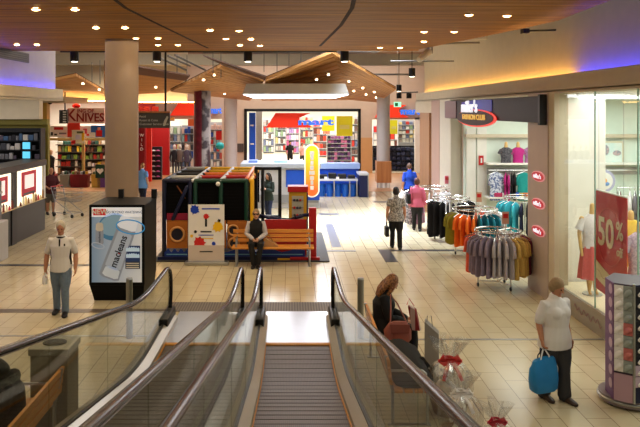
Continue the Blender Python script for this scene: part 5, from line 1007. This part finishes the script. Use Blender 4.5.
# ================================================================ FAR LEFT: COSMETICS COUNTER, KNIFE SHOP, RED SHOP
ct = thing('display_counter', 'dark display counter with glowing cosmetics panels along the left edge', 'counter', (-7.6, 19.6, 0)); LITP = mat('lit_panel', (250, 236, 204), .5, emit=1.5)
MB().box(-8.2, -7.5, 17.0, 22.2, 0, .98, .01).build('base', mat('counter_slate', (44, 46, 54), .3), ct)
MB().box(-8.2, -7.53, 17.0, 22.2, .98, 1.98).build('backing', DARK, ct); MB().box(-8.25, -7.46, 16.9, 22.25, 1.97, 2.14, .02).build('cap', mat('counter_cap', (34, 34, 44), .3), ct)
MB().box(-7.53, -7.48, 22.06, 22.18, .98, 1.97).build('end_post', WHITE, ct)
for k, (y0, y1, py0, py1) in enumerate(((17.1, 19.5, 18.2, 19.25), (19.85, 21.95, 20.25, 21.4))):
    lp = MB().box(-7.53, -7.505, y0, y1, 1.0, 1.95).build('light_panel', LITP, ct); MB().box(-7.505, -7.49, py0, py1, 1.22, 1.9).build('red_poster', mat('poster_crimson', (190, 30, 60), .4, emit=.25), lp); MB().box(-7.49, -7.48, py0+.22, py1-.22, 1.42, 1.80).build('poster_window', mat('poster_pale', (244, 232, 226), .4, emit=.7), lp)
    MB().box(-7.49, -7.48, py0+.15, py1-.15, 1.25, 1.30).build('poster_caption', mat('caption_teal', (96, 110, 120), .5), lp)
MB().box(-7.53, -7.47, 19.5, 19.85, .0, 1.97).build('divider', DARK, ct)
LED_ = MB().box(-7.5, -7.36, 17.1, 21.95, .99, 1.0).build('ledge', mat('ledge', (190, 170, 130), .4), ct)
for i in range(22):
    y = 17.6+i*.2; c = [(230, 210, 160), (200, 60, 80), (240, 236, 226), (150, 110, 70), (120, 60, 60)][(i*3+i//4) % 5]; h = .08+.05*((i*7) % 4)
    if 19.5 < y < 19.9: continue
    t = thing('cosmetic_bottle', 'small cosmetics bottle on the ledge of the glowing counter', 'cosmetics', (-7.43, y, 1.0), 'cosmetics on the counter ledge'); m = mat('cosmetic%d' % ((i*3+i//4) % 5), c, .35)
    MB().cyl((-7.43, y, 1.0), (-7.43, y, 1.0+h), .035, .03, 10).build('bottle_body', m, t, True); MB().cyl((-7.43, y, 1.0+h), (-7.43, y, 1.04+h), .016, seg=8).build('bottle_cap', DARK, t)
ds = thing('display_stand', 'pale grey display stand cut off by the left edge of the view', 'display stand', (-7.35, 17.3, 0)); MB().box(-7.4, -6.95, 16.9, 17.9, 0, .95, .02).build('base', mat('stand_pale', (196, 196, 200), .4), ds); MB().box(-7.4, -7.12, 17.0, 17.9, .95, 1.9).build('shelf_body', mat('stand_grey', (120, 118, 128), .4), ds); MB().box(-7.13, -7.07, 17.0, 17.85, 1.25, 1.3).box(-7.13, -7.07, 17.0, 17.85, 1.6, 1.65).build('ledges', STEEL, ds)
PRODS = {}
def product(name, loc, sx, sy, sz, m, label, cat, group):
    key = (round(sx, 2), round(sy, 2), round(sz, 2), m.name)
    if key not in PRODS:
        mb = MB().box(-sx/2, sx/2, -sy/2, sy/2, 0, sz, min(sx, sy, sz)*.12); me = bpy.data.meshes.new(name); mb.bm.to_mesh(me); mb.bm.free(); me.materials.append(m); PRODS[key] = me
    o = bpy.data.objects.new(name, PRODS[key]); C.objects.link(o); o.location = loc; return lbl(o, label, cat, group)
def pal(n, cols): return [mat('%s%d' % (n, i), c, .45) for i, c in enumerate(cols)]
# dark wall of goods behind the counter
du = thing('wall_shelf_unit', 'dark wall unit of shelves crowded with small goods behind the counter', 'shelf unit', (-10.5, 25.9, 0)); DK = mat('unit_dark', (30, 32, 40), .5)
MB().box(-13, -8.8, 26.0, 26.08, 0, 3.0).build('back_panel', DK, du); MB().box(-8.85, -8.8, 25.6, 26.0, 0, 3.0).build('side_panel', DK, du)
for z in (1.55, 1.88, 2.21, 2.54, 2.87): MB().box(-13, -8.82, 25.62, 26.0, z, z+.03).build('shelf', DK, du)
pd = pal('dark_goods', [(70, 72, 84), (110, 112, 124), (170, 170, 178), (40, 40, 50), (90, 80, 100), (206, 202, 200), (70, 100, 140)])
LCD = mat('screen_cyan', (90, 190, 224), .3, emit=1.1); LCB = mat('screen_blue', (60, 90, 160), .3, emit=.6)
for r, z in enumerate((1.58, 1.91, 2.24, 2.57)):
    x = -10.75
    while x < -9.0:
        w_ = random.uniform(.10, .2); h = random.uniform(.12, .25)
        if not (r < 3 and -9.62 < x+w_/2 < -9.12): product('dark_packet', (x+w_/2, 25.72, z), w_, .12, h, random.choice(pd), 'small dark packet on the dark shelves behind the glowing counter', 'goods', 'packets on the dark shelves')
        x += w_+.02
for r, z in enumerate((1.58, 1.91, 2.24)):
    s_ = thing('lit_display', 'cyan glowing display panel on the dark shelves, %s from the bottom' % ORD[r], 'display', (-9.33, 25.75, z)); MB().box(-9.5, -9.16, 25.66, 25.8, z+.001, z+.29).build('case', DARK, s_); MB().box(-9.46, -9.2, 25.645, 25.66, z+.03, z+.27).build('screen', LCD, s_)
s_ = thing('blue_display', 'dark blue glowing strip on the lowest of the dark shelves', 'display', (-10.0, 25.7, 1.58)); MB().box(-10.35, -9.66, 25.58, 25.62, 1.58, 1.80).build('case', DARK, s_); MB().box(-10.3, -9.7, 25.565, 25.58, 1.60, 1.78).build('screen', LCB, s_)
# knife shop
ks = thing('shop_sign', 'tan sign board with dark red lettering over the knife shop', 'sign', P(86, 123, 34.3)); a, b_ = P(68, 123.5, 34.3), P(104.5, 108, 34.3); KB = MB().box(a.x, b_.x, 34.28, 34.4, a.z, b_.z).build('board', mat('sign_tan', (196, 168, 150), .5, emit=.05), ks)
KR = mat('letter_maroon', (128, 20, 24), .5); cz = (a.z+b_.z)/2
text_mb('K', .80, facing(V((a.x+.16, 34.26, cz+.0)), '-y'), .02, .9, .01).build('lettering', KR, KB); text_mb('NIVES', .56, facing(V((a.x+1.06, 34.26, cz-.10)), '-y'), .02, .92, .012).build('lettering', KR, KB); text_mb('ING OF', .24, facing(V((a.x+.84, 34.26, cz+.22)), '-y'), .02, 1.0, .004).build('lettering', KR, KB)
q = P(76, 106, 34.3); MB().ball(V((q.x, 34.34, q.z)), .2, .05, .11).build('crest', RED, ks, True)
hs = thing('blade_sign', 'narrow dark hanging sign with white vertical lettering beside the knife shop board', 'sign', P(64, 123, 30)); a, b_ = P(59.5, 123.5, 30), P(68, 110, 30); MB().box(a.x, b_.x, 29.95, 30.05, a.z, b_.z).build('board', mat('sign_slate', (54, 54, 58), .5), hs)
for i in range(5): MB().box(a.x+.16, b_.x-.06, 29.935, 29.95, a.z+.05+i*.10, a.z+.10+i*.10).build('letter_bar', WHITE, hs)
def poster(px0, px1, py0, py1, d, label, m, cat='poster', extra=()):
    a, b_ = P(px0, py1, d), P(px1, py0, d); t = thing('poster_board' if cat == 'poster' else 'hanging_banner', label, cat, (a.x/2+b_.x/2, d, a.z)); MB().box(a.x, b_.x, d-.02, d+.03, a.z, b_.z).build('panel', m, t)
    for k, (u0, u1, v0, v1, mm) in enumerate(extra): MB().box(a.x+(b_.x-a.x)*u0, a.x+(b_.x-a.x)*u1, d-.035, d-.02, a.z+(b_.z-a.z)*v0, a.z+(b_.z-a.z)*v1).build('print_block', mm, t)
    return t
PWH = mat('poster_plain', (228, 228, 220), .5); 
poster(47, 67.5, 126, 137, 34.42, 'white poster of knife shapes with a red corner at the knife shop', PWH, extra=((.35, .8, .65, .9, RED), (.08, .16, .2, .5, DARK), (.2, .3, .15, .45, DARK), (.36, .5, .15, .3, DARK), (.6, .95, .25, .4, mat('print_grey', (120, 124, 130), .5)), (.08, .14, .65, .85, DARK)))
poster(67.5, 80, 123, 137, 33.9, 'plain red banner hanging under the knife shop board', mat('banner_scarlet', (214, 52, 36), .5), 'banner'); poster(80, 91, 126, 137, 34.42, 'pale poster with a red rosette between the red banner and the blue poster', PWH, extra=((.3, .65, .3, .75, mat('rosette', (206, 70, 80), .5)), (.6, .85, .1, .3, RED)))
poster(91, 106, 125.5, 137, 34.42, 'blue poster with a red figure right of the knife shop board', mat('poster_sky', (44, 106, 190), .5), extra=((.35, .75, .05, .6, RED), (.45, .65, .55, .85, mat('print_pink', (226, 160, 150), .5)), (.0, .3, .0, .4, PWH)))
poster(72, 84.5, 130, 143.5, 33.6, 'cream poster with red and yellow corners hung in front of the knife shelves', mat('poster_cream', (230, 216, 186), .5), extra=((.3, .7, .3, .65, mat('print_lav', (206, 196, 216), .5)), (0, .3, 0, .25, RED), (.8, 1, .2, .8, YELLOW), (.4, .9, .75, .9, mat('print_olive', (110, 110, 70), .5))))
kb = pal('knife_goods', [(60, 60, 56), (96, 110, 70), (206, 170, 50), (210, 206, 196), (150, 40, 34), (40, 80, 70), (120, 150, 60), (34, 34, 36), (170, 140, 100), (226, 226, 226), (90, 60, 44)])
ku = thing('wall_shelf_unit', 'tall crowded shelf wall inside the knife shop', 'shelf unit', (-10, 36, 0)); KD = mat('knife_shelf', (76, 64, 54), .6); MB().box(-11.6, -8.3, 36.2, 36.3, 0, 2.35).build('back_panel', KD, ku)
for z in (.12, .5, .86, 1.22, 1.58, 1.94): MB().box(-11.6, -8.3, 35.85, 36.2, z-.03, z).build('shelf', KD, ku)
for z in (.12, .5, .86, 1.22, 1.58, 1.94):
    x = -11.5
    while x < -8.45:
        w_ = random.choice((.12, .16, .22)); h = random.choice((.16, .22, .28)); product('knife_box', (x+w_/2, 35.98, z), w_, .14, h, random.choice(kb), 'small colourful packet on the knife shop shelf wall', 'goods', 'packets in the knife shop'); x += w_+.03
for i, (px, c, n) in enumerate(((52, (150, 36, 30), 'red'), (66, (140, 140, 132), 'grey'), (76, (120, 24, 40), 'maroon'), (84.5, (110, 26, 34), 'dark red'), (97, (196, 160, 70), 'tan'), (103, (110, 70, 140), 'purple'))):
    x = (px-VX)*34.3/FPX; bn_ = thing('display_bin', '%s display bin of loose goods at the knife shop front' % n, 'display bin', (x, 34.3, 0)); MB().prism([(x-.2, 34.1, 0), (x+.2, 34.1, 0), (x+.22, 34.05, .62), (x-.22, 34.05, .62)], (0, .4, 0)).build('bin_body', mat('bin_%d' % i, c, .5), bn_)
    for k in range(3): product('toy_packet', (x-.12+k*.12, 34.25, .62), .1, .16, .12+.04*(k % 2), kb[(i*3+k*2) % len(kb)], 'packet heaped in the %s display bin at the knife shop' % n, 'goods', 'packets in the %s knife shop bin' % n)
poster(95.5, 104.5, 164.5, 178, 34.0, 'dark green notice with a white heart at the knife shop front', mat('notice_green', (16, 60, 46), .5)); q = P(100, 171, 33.95)
hp = [(.16*math.sin(t)**3*1.0, (.13*math.cos(t)-.05*math.cos(2*t)-.02*math.cos(3*t)-.01*math.cos(4*t))) for t in [2*PI*i/30 for i in range(30)]]
MB().prism([(q.x+u, 33.96, q.z+v) for u, v in hp], (0, -.015, 0)).build('heart', WHITE, [o for o in bpy.data.objects if o.get('label', '').startswith('dark green notice')][0])
# hanging costume figures left of the shop and a leaning display
ps = thing('clothed_display', 'dark clothing display standing left inside the knife shop', 'display', (-11.4, 34.1, 0)); x = (50-VX)*34.1/FPX
MB().tube([(x, 34.1, .5), (x, 34.1, 1.1), (x, 34.1, 1.4), (x, 34.1, 1.52)], [(.22, .15), (.2, .14), (.24, .14), (.08, .08)], seg=14).build('coat', BLKC, ps, True); MB().ball((x+.03, 34.1, 1.66), .1, .1, .13).build('head', mat('mask_pale', (206, 170, 140), .5), ps, True); MB().tube([(x, 34.1, 0), (x, 34.1, .55)], .03, seg=8).build('pole', STEEL, ps); MB().cyl((x, 34.1, 0), (x, 34.1, .03), .2).build('base', STEEL, ps)
# directory sign
dr = thing('directory_sign', 'dark hanging directory sign with white lines just right of the big column', 'sign', P(150, 128, 20.3)); a, b_ = P(124, 128, 20.3), P(170, 113, 20.3); db = MB().box(a.x, b_.x, 20.25, 20.36, a.z, b_.z, .008).build('board', mat('directory_grey', (62, 62, 64), .5), dr); MB().box(a.x-.02, b_.x+.02, 20.2, 20.4, b_.z, b_.z+.05).build('top_rail', woodmat('rail_timber', (150, 96, 50), (176, 118, 66)), dr)
for i, tx in enumerate(('Food', 'Kmart & Coles', 'Customer Service Desk')): text_mb(tx, .085, facing(V((P(139.5, 0, 20.24).x, 20.24, b_.z-.10-i*.105)), '-y'), .004, 1, .001, 'LEFT').build('lettering', mat('sign_letter', (180, 180, 178), .5), db)
MB().prism([P(163, 126, 20.24), P(165, 126, 20.24), P(168.5, 117, 20.24), P(167, 116, 20.24), P(164, 121, 20.24)], (0, -.004, 0)).build('arrow', mat('sign_letter', (180, 180, 178), .5), db)
# red shop
wl = thing('wall_lettering', 'white vertical lettering on the maroon pier of the red shop', 'lettering', P(142, 150, 36.4)); 
for i, c_ in enumerate('WILD'): text_mb(c_, .21, facing(V((P(141.5, 0, 36.4).x, 36.46, P(0, 135.5+i*4.6, 36.4).z)), '-y'), .02, 1, .003).build('letter', WHITE, wl)
struct('wall_red_strip', MB().box(-7.3, -7.06, 36.9, 37.1, 0, 3.1), mat('red_bright', (222, 40, 26), .5))
for px in (139.8, 146, 155): 
    q = P(px, 109, 34.6); MB().box(q.x-.16, q.x+.16, 34.66, 34.72, q.z-.12, q.z+.12).build('red_light_panel', mat('red_dim', (150, 30, 26), .5), label='small dark red panel above the timber beam of the red shop', cat='panel', group='red panels over the timber beam')
sr = thing('shoe_rack', 'tall dark rack with rows of white and pink shoes by the red wall', 'shoe rack', (-6.98, 38, 0)); MB().box(-7.26, -6.72, 37.95, 38.2, 0, 1.72).build('back_panel', DK, sr)
for r in range(6): MB().box(-7.26, -6.72, 37.78, 37.96, .12+r*.27, .14+r*.27).build('shelf', DK, sr)
for r in range(6):
    for k in range(2):
        m = (WHITE, mat('shoe_pink', (216, 110, 170), .4))[k]; c = ('white', 'pink')[k]; x = -7.12+k*.24; t = thing('shoe', '%s shoe on the dark rack, %s row from the floor' % (c, ORD[r]), 'shoe', (x, 37.85, .14+r*.27), 'shoes on the dark rack')
        MB().tube([(x-.07, 37.85, .175+r*.27), (x, 37.85, .18+r*.27), (x+.07, 37.85, .17+r*.27)], [(.05, .04), (.05, .05), (.045, .03)], side=(0, 1, 0), seg=8, dome=True).build('upper', m, t, True); MB().box(x-.12, x+.12, 37.80, 37.90, .14+r*.27, .15+r*.27).build('sole', DARK, t)
# shopping trolley
tr = thing('shopping_trolley', 'wire shopping trolley pushed by the man in burgundy', 'trolley', (0, 0, 0)); WI = mat('trolley_wire', (150, 150, 150), .35, .8)
mb = MB()
for i in range(9): x = -.26+i*.065; mb.tube([(x, -.42, .95), (x*.8, -.36, .52), (x*.9, .40, .60), (x, .45, .98)], .005, seg=4)
for z, s in ((.95, 1), (.82, .95), (.68, .88), (.56, .82)): mb.tube([(-.27*s, -.42, z), (.27*s, -.42, z), (.27*s, .43, z+.02), (-.27*s, .43, z+.02)], .007, seg=5, closed=True)
mb.build('basket', WI, tr); MB().tube([(-.27, .55, 1.02), (.27, .55, 1.02)], .018, seg=8).build('handle', RED, tr); MB().tube([(-.27, .55, 1.02), (-.25, .40, .58), (-.24, -.40, .16)], .012, seg=6).tube([(.27, .55, 1.02), (.25, .40, .58), (.24, -.40, .16)], .012, seg=6).tube([(-.24, .45, .14), (-.24, -.42, .14), (.24, -.42, .14), (.24, .45, .14)], .012, seg=6).tube([(-.25, .40, .58), (-.24, .42, .14)], .012, seg=6).tube([(.25, .40, .58), (.24, .42, .14)], .012, seg=6).build('frame', WI, tr)
for x in (-.24, .24):
    for y in (-.4, .43): MB().cyl((x-.014, y, .06), (x+.014, y, .06), .06, seg=14).build('wheel', SHOEK, tr, True)
tr.location = FL(68.5, 216.5); tr.rotation_euler = (0, 0, R_(62))
# ================================================================ KIOSKS AND THE STORE
WH2 = mat('kiosk_white', (196, 198, 204), .35); KBL = mat('kiosk_blue', (26, 84, 206), .4)
ka = thing('kiosk_counter', 'long white kiosk counter with a bright blue panel behind the play frame', 'counter', (-.3, 27.6, 0)); MB().box(-1.75, 1.1, 27.0, 28.6, 0, 1.48, .015).build('body', WH2, ka); MB().box(-1.85, 1.16, 26.9, 28.7, 1.48, 1.66, .02).build('worktop', mat('worktop_grey', (176, 184, 198), .3), ka)
MB().box(-.15, .62, 26.97, 27.0, .78, 1.42).build('blue_panel', KBL, ka); MB().box(-1.7, 1.05, 26.97, 27.0, .2, .5).build('plinth_panel', mat('kiosk_grey', (150, 152, 158), .4), ka); MB().box(.66, 1.1, 26.96, 27.0, .3, 1.46).build('blue_panel', BLUE, ka)
for i, (x, w_, c, n) in enumerate(((-1.4, .34, (120, 150, 220), 'lavender blue'), (-.95, .3, (236, 240, 246), 'white'), (-.35, .5, (170, 206, 236), 'pale blue'), (.25, .4, (226, 230, 240), 'off-white'))): product('display_tray', (x, 27.6, 1.66), w_, .5, .09, mat('tray%d' % i, c, .3), n+' display tray on top of the kiosk counter', 'tray', 'trays on the kiosk')
rk = thing('kiosk_sign', 'tall rounded yellow and orange sign with a white border on the kiosk', 'sign', (.81, 26.8, .42))
def pill(x, w_, z0, z1, y, th, m, name, par):
    r = w_/2; pts = [(x+r*math.cos(a), y, z1-r+r*math.sin(a)) for a in [PI*i/16 for i in range(17)]]+[(x+r*math.cos(a), y, z0+r+r*math.sin(a)) for a in [PI+PI*i/16 for i in range(17)]]
    return MB().prism(pts, (0, th, 0)).build(name, m, par)
pb_ = pill(.81, .56, .42, 2.38, 26.78, .10, mat('sign_border', (250, 246, 226), .4, emit=.5), 'border', rk); pill(.81, .46, .47, 2.33, 26.765, .02, grad('sign_sunset', (240, 96, 30), (252, 214, 40), 2, .3, 1.7, .4, .55), 'face', rk)
for i, (w_, h_) in enumerate(((.13, .15), (.10, .17), (.15, .14), (.20, .15), (.13, .16), (.11, .15), (.12, .18), (.16, .13))): MB().box(.81-w_/2, .81+w_/2, 26.745, 26.765, .70+i*.185, .70+i*.185+h_, .008).build('lettering_mark', WHITE, pb_)
kb2 = thing('kiosk_table', 'white topped kiosk table with blue tubs beneath, right of the yellow sign', 'table', (2.2, 30.8, 0)); MB().box(1.15, 2.85, 30.3, 31.3, .68, .75, .01).build('tabletop', WH2, kb2)
for x in (1.2, 1.85, 2.5, 2.8): MB().box(x-.025, x+.025, 30.34, 30.39, 0, .68).build('leg', STEEL, kb2)
bc = thing('kiosk_back_counter', 'blue kiosk back counter with a pale top behind the white table', 'counter', (2.2, 32, 0)); MB().box(1.1, 3.0, 31.7, 32.3, 0, 1.08).build('body', BLUE, bc); MB().box(1.05, 3.05, 31.6, 32.4, 1.08, 1.32, .01).build('top', mat('counter_pale', (150, 176, 226), .35), bc)
kc = thing('kiosk_end_cabinet', 'navy end cabinet with a white top at the right end of the kiosk', 'cabinet', (3.05, 31, 0)); MB().box(2.9, 3.25, 30.3, 31.55, 0, .92).build('body', NAVY, kc); MB().box(2.88, 3.3, 30.25, 31.55, .92, 1.0).build('top', WH2, kc); MB().box(3.25, 3.29, 30.28, 30.34, 0, .95).build('corner_strip', STEEL, kc)
TUBM = mat('tub_blue', (18, 96, 206), .35)
for i, (x, y) in enumerate(((1.35, 30.65), (1.68, 30.65), (2.02, 30.65), (2.34, 30.65), (2.66, 30.65))):
    t = thing('storage_tub', 'blue plastic tub under the white kiosk table, %s from the left' % ORD[i], 'tub', (x, y, 0), 'blue tubs under the kiosk table'); MB().tube([(x, y, 0), (x, y, .02), (x, y, .5), (x, y, .52)], [.125, .13, .15, .15], seg=18).build('tub_body', TUBM, t, True); MB().torus((x, y, .52), .15, .014, seg=20).build('rim', TUBM, t, True)
for i, (x, w_, h) in enumerate(((1.4, .36, .16), (1.8, .34, .22), (2.2, .36, .18), (2.6, .3, .14))): product('black_case', (x, 30.8, .75), w_, .5, h, BLACK, 'black case on the white kiosk table, %s from the left' % ORD[i], 'case', 'black cases on the kiosk table')
for x in (1.5, 2.0): product('price_card', (x, 30.42, .75), .12, .03, .10, WHITE, 'small white card standing on the white kiosk table '+('near the yellow sign' if x < 1.8 else 'further from the yellow sign'), 'card', None)
# store signs
KRED = mat('store_red', (238, 54, 26), .45, emit=.35); KBLU = mat('store_blue', (50, 120, 250), .45, emit=.45)
def ksign(px0, px1, py0, py1, d, tx0, tx1, typ, label):
    """slanted red letter with two arms and blue lettering across it"""
    t = thing('store_sign', label, 'sign', P((px0+px1)/2, py1, d)); w_ = px1-px0; h = py1-py0
    pts = [(px0+.20*w_, py0), (px0+.93*w_, py0), (px0+.70*w_, py0+.32*h), (px0+.70*w_, py0+.58*h), (px1, py1), (px0, py1)]
    MB().prism([P(a, b, d) for a, b in pts], (0, .08, 0)).build('red_letter', KRED, t)
    a, b = P(tx0, typ, d), P(tx1, typ, d); h_ = (b.x-a.x)
    text_mb('mart', .52, facing(V(((a.x+b.x)/2, d-.06, a.z)), '-y'), .06, h_/1.45, .022).build('lettering', KBLU, t)
    return t
ksign(170, 212, 103, 115.5, FY-.15, 207, 224, 110.5, 'red and blue store sign above the left store opening'); ksign(266, 314, 113, 127.5, FY+.45, 290, 341, 122, 'large red and blue store sign inside the framed middle store window'); ksign(375, 409, 105, 117.5, FY-.15, 396, 424, 111.5, 'red and blue store sign above the right store opening')
xs = thing('exit_sign', 'small glowing green and white exit sign above the right store sign', 'exit sign', P(397.5, 107, 38)); a, b_ = P(394, 107, 38), P(401, 102, 38); MB().box(a.x, b_.x, 37.95, 38.05, a.z, b_.z).build('box', mat('exit_glow', (150, 236, 196), .4, emit=1.2), xs); MB().box(a.x+.04, a.x+.2, 37.93, 37.95, a.z+.04, b_.z-.04).build('pictogram', mat('exit_green', (20, 130, 70), .4), xs); MB().tube([((a.x+b_.x)/2, 38, b_.z), ((a.x+b_.x)/2, 38, 7.0)], .015, seg=5).build('rod', STEEL, xs)
tk = thing('track_light', 'dark track with two spotlight heads above the right store sign', 'ceiling light', P(400, 93, 36)); MB().tube([P(398, 93, 36), P(418, 92, 36)], .03, seg=6).build('track', BLACK, tk)
for px in (399, 409): q = P(px, 96, 36); MB().cyl(q-V((0, 0, .12)), q+V((0, 0, .14)), .13, seg=14).build('head', BLACK, tk)
bp2 = thing('store_pillar', 'tall bright blue panel just inside the left edge of the framed store window', 'panel', P(252, 160, 43)); MB().box(P(249, 0, 43).x, P(255.5, 0, 43).x, 43, 43.3, 0, 3.5).build('panel', KBL, bp2)
for z in (1.6, 2.7): MB().box(P(250.5, 0, 43).x, P(254, 0, 43).x, 42.97, 43, z, z+.08).build('print_block', WHITE, bp2)
struct('wall_store_pier', MB().box(P(256, 0, 45).x, P(262, 0, 45).x, 45, 45.4, 0, 4.3), mat('pier_grey', (150, 150, 140), .6))
wpn = thing('wall_panel', 'small dark grey panel on the beige pier left of the framed store window', 'panel', P(240, 152, FY-.05)); a, b_ = P(237, 152, FY-.05), P(243.5, 143.5, FY-.05); MB().box(a.x, b_.x, FY-.06, FY, a.z, b_.z).build('panel', mat('panel_charcoal', (72, 64, 60), .5), wpn); MB().box((a.x+b_.x)/2-.01, (a.x+b_.x)/2+.01, FY-.07, FY-.06, a.z, b_.z).build('joint', DARK, wpn)
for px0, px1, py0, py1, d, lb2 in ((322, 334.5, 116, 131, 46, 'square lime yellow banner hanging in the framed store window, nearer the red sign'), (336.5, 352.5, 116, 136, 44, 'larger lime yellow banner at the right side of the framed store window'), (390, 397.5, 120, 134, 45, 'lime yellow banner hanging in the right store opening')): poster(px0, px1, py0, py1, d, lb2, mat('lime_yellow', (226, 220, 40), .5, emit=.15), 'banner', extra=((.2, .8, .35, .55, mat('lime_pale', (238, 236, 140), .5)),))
gp = {'pink': pal('kp', [(226, 130, 170), (240, 200, 210), (196, 80, 130), (236, 236, 240), (240, 236, 230), (170, 140, 196)]), 'mix': pal('km', [(226, 222, 214), (200, 60, 50), (110, 120, 150), (236, 214, 150), (190, 176, 170), (240, 240, 236), (120, 96, 90), (150, 176, 140)]), 'red': pal('kr', [(226, 60, 40), (240, 120, 90), (236, 226, 220), (200, 40, 40), (110, 60, 50)]), 'navy': pal('kn', [(26, 30, 54), (36, 42, 70), (20, 24, 44), (52, 60, 90)]), 'cloth': pal('kcl', [(40, 80, 170), (226, 226, 226), (60, 60, 70), (196, 60, 60), (150, 190, 200), (230, 200, 190), (90, 110, 150)]), 'violet': pal('kv', [(96, 60, 120), (150, 90, 150), (60, 40, 80), (206, 120, 170), (44, 44, 70)])}
def gondola(px0, px1, d, h, rows, cols, kind, label, what, group, frame=WH2, z0=.15):
    x0, x1 = (px0-VX)*d/FPX, (px1-VX)*d/FPX; t = thing('store_shelf', label, 'shelf unit', ((x0+x1)/2, d, 0)); MB().box(x0, x1, d+.25, d+.3, 0, h).build('back_panel', frame, t); st_h = (h-z0)/rows
    for r in range(rows): MB().box(x0, x1, d-.12, d+.25, z0+r*st_h-.03, z0+r*st_h).build('shelf', frame, t)
    for x in (x0, x1): MB().box(x-.02, x+.02, d-.12, d+.3, 0, h).build('upright', frame, t)
    w_ = (x1-x0-.06)/cols
    for r in range(rows):
        for c in range(cols): product('folded_garment' if kind in ('cloth', 'navy') else 'store_packet', (x0+.03+w_*(c+.5), d+.04, z0+r*st_h), w_*.86, .2, st_h*random.choice((.6, .72, .84)), random.choice(gp[kind]), what, 'goods', group)
gondola(327, 351, 47, 2.05, 7, 7, 'violet', 'white store shelf of violet and pink packets at the right of the framed window', 'violet or pink packet on the white shelf in the framed store window', 'packets on the violet shelf')
gondola(263, 274, 61, 2.9, 5, 4, 'mix', 'store shelf deep inside the framed window, beside the grey pier', 'mixed packet on the deep shelf beside the grey pier', 'packets on the shelf by the pier'); gondola(275, 286, 63, 3.2, 5, 4, 'mix', 'store shelf of mixed goods deep in the framed window behind the dark shirted shopper', 'mixed packet on the deep shelf behind the dark shirted shopper', 'packets behind the shopper'); gondola(286, 299, 60, 2.8, 5, 5, 'pink', 'store shelf of pink goods deep inside the framed window', 'pink or white packet on the deep pink shelf', 'packets on the deep pink shelf'); gondola(300, 313, 62, 3.2, 5, 5, 'mix', 'store shelf deep in the framed window behind the yellow kiosk sign', 'mixed packet on the deep shelf behind the yellow kiosk sign', 'packets behind the yellow sign'); gondola(313, 330, 56, 2.9, 5, 5, 'red', 'store shelf of red goods left of the violet packets', 'red or white packet on the red goods shelf', 'packets on the red shelf'); gondola(351, 361, 49, 3.2, 6, 3, 'mix', 'narrow store shelf at the right edge of the framed window', 'mixed packet on the narrow shelf at the window edge', 'packets on the narrow shelf')
gondola(373, 415, 43.4, 1.5, 5, 9, 'navy', 'low dark shelf stacked with navy folded clothes in the right store opening', 'navy folded garment on the low dark shelf', 'navy garments on the dark shelf', DK, .1); gondola(373, 416, 50, 2.6, 5, 10, 'red', 'shelf of red and white goods behind the navy garments', 'red or white packet on the shelf behind the navy garments', 'packets behind the navy garments'); gondola(398, 417, 46, 3.0, 5, 5, 'mix', 'tall shelf of mixed goods at the right side of the right store opening', 'mixed packet on the tall shelf of the right store opening', 'packets on the tall right shelf', z0=1.6)
gondola(166, 181, 47, 2.6, 5, 4, 'mix', 'white store shelf of mixed goods in the left store opening', 'mixed packet on the white shelf in the left store opening', 'packets on the left white shelf'); gondola(181, 194, 45, 2.7, 5, 4, 'cloth', 'store shelf of blue and white clothes left of the wrapped column', 'folded garment on the shelf left of the wrapped column', 'clothes left of the wrapped column'); gondola(207, 223, 45, 2.9, 6, 5, 'cloth', 'store shelf of clothes between the two far columns', 'folded garment on the shelf between the two far columns', 'clothes between the far columns')
poster(163.5, 171.5, 150, 167, 41, 'plain grey standing board in front of the left store opening', mat('board_grey', (156, 160, 156), .6))
for i, (px, c, n) in enumerate(((174.5, BLKG, 'black'), (180, CL('taupe', (96, 84, 76)), 'taupe'), (187, CL('dusk', (70, 66, 84)), 'dusky grey'))):
    x = (px-VX)*40.5/FPX; t = thing('mannequin', '%s clothed mannequin in front of the left store opening' % n, 'mannequin', (x, 40.5, 0)); MB().ball((x, 40.5, 1.6), .09, .1, .13).tube([(x, 40.5, 1.35), (x, 40.5, 1.5)], .05).build('head', mat('mann_pale', (206, 196, 186), .4), t, True); MB().tube([(x, 40.5, .75), (x, 40.5, 1.05), (x, 40.5, 1.3), (x, 40.5, 1.42)], [(.18, .12), (.15, .1), (.2, .12), (.07, .06)], seg=14).tube([(x-.17, 40.5, 1.34), (x-.25, 40.5, 1.0), (x-.22, 40.4, .8)], [.05, .045, .03], seg=8).tube([(x+.17, 40.5, 1.34), (x+.25, 40.5, 1.0), (x+.22, 40.4, .8)], [.05, .045, .03], seg=8).build('top', c, t, True)
    for s in (-1, 1): MB().tube([(x+s*.08, 40.5, .85), (x+s*.08, 40.5, .45), (x+s*.08, 40.5, .05)], [.085, .06, .04], seg=8).build('leg', mat('mann_leg', (60, 60, 66), .7), t, True)
q = P(220, 146, 38); t = thing('balloon', 'turquoise balloon beside the pale column at the left store opening', 'balloon', q); MB().ball(q, .24, .24, .2).build('balloon_body', mat('balloon_teal', (40, 190, 200), .35), t, True); MB().tube([q-V((0, 0, .2)), V((q.x, q.y, .0))], .006, seg=5).build('string', WHITE, t)
poster(195.5, 206, 118, 128, 44.4, 'orange red poster hanging behind the wrapped column', mat('poster_orange', (230, 84, 50), .5)) if False else None
poster(216, 222, 131, 140, 44.5, 'small red sign among the clothes between the far columns', RED); poster(188, 194, 118, 126, 44.3, 'orange sign above the clothes left of the wrapped column', mat('sign_orange', (230, 110, 60), .5))
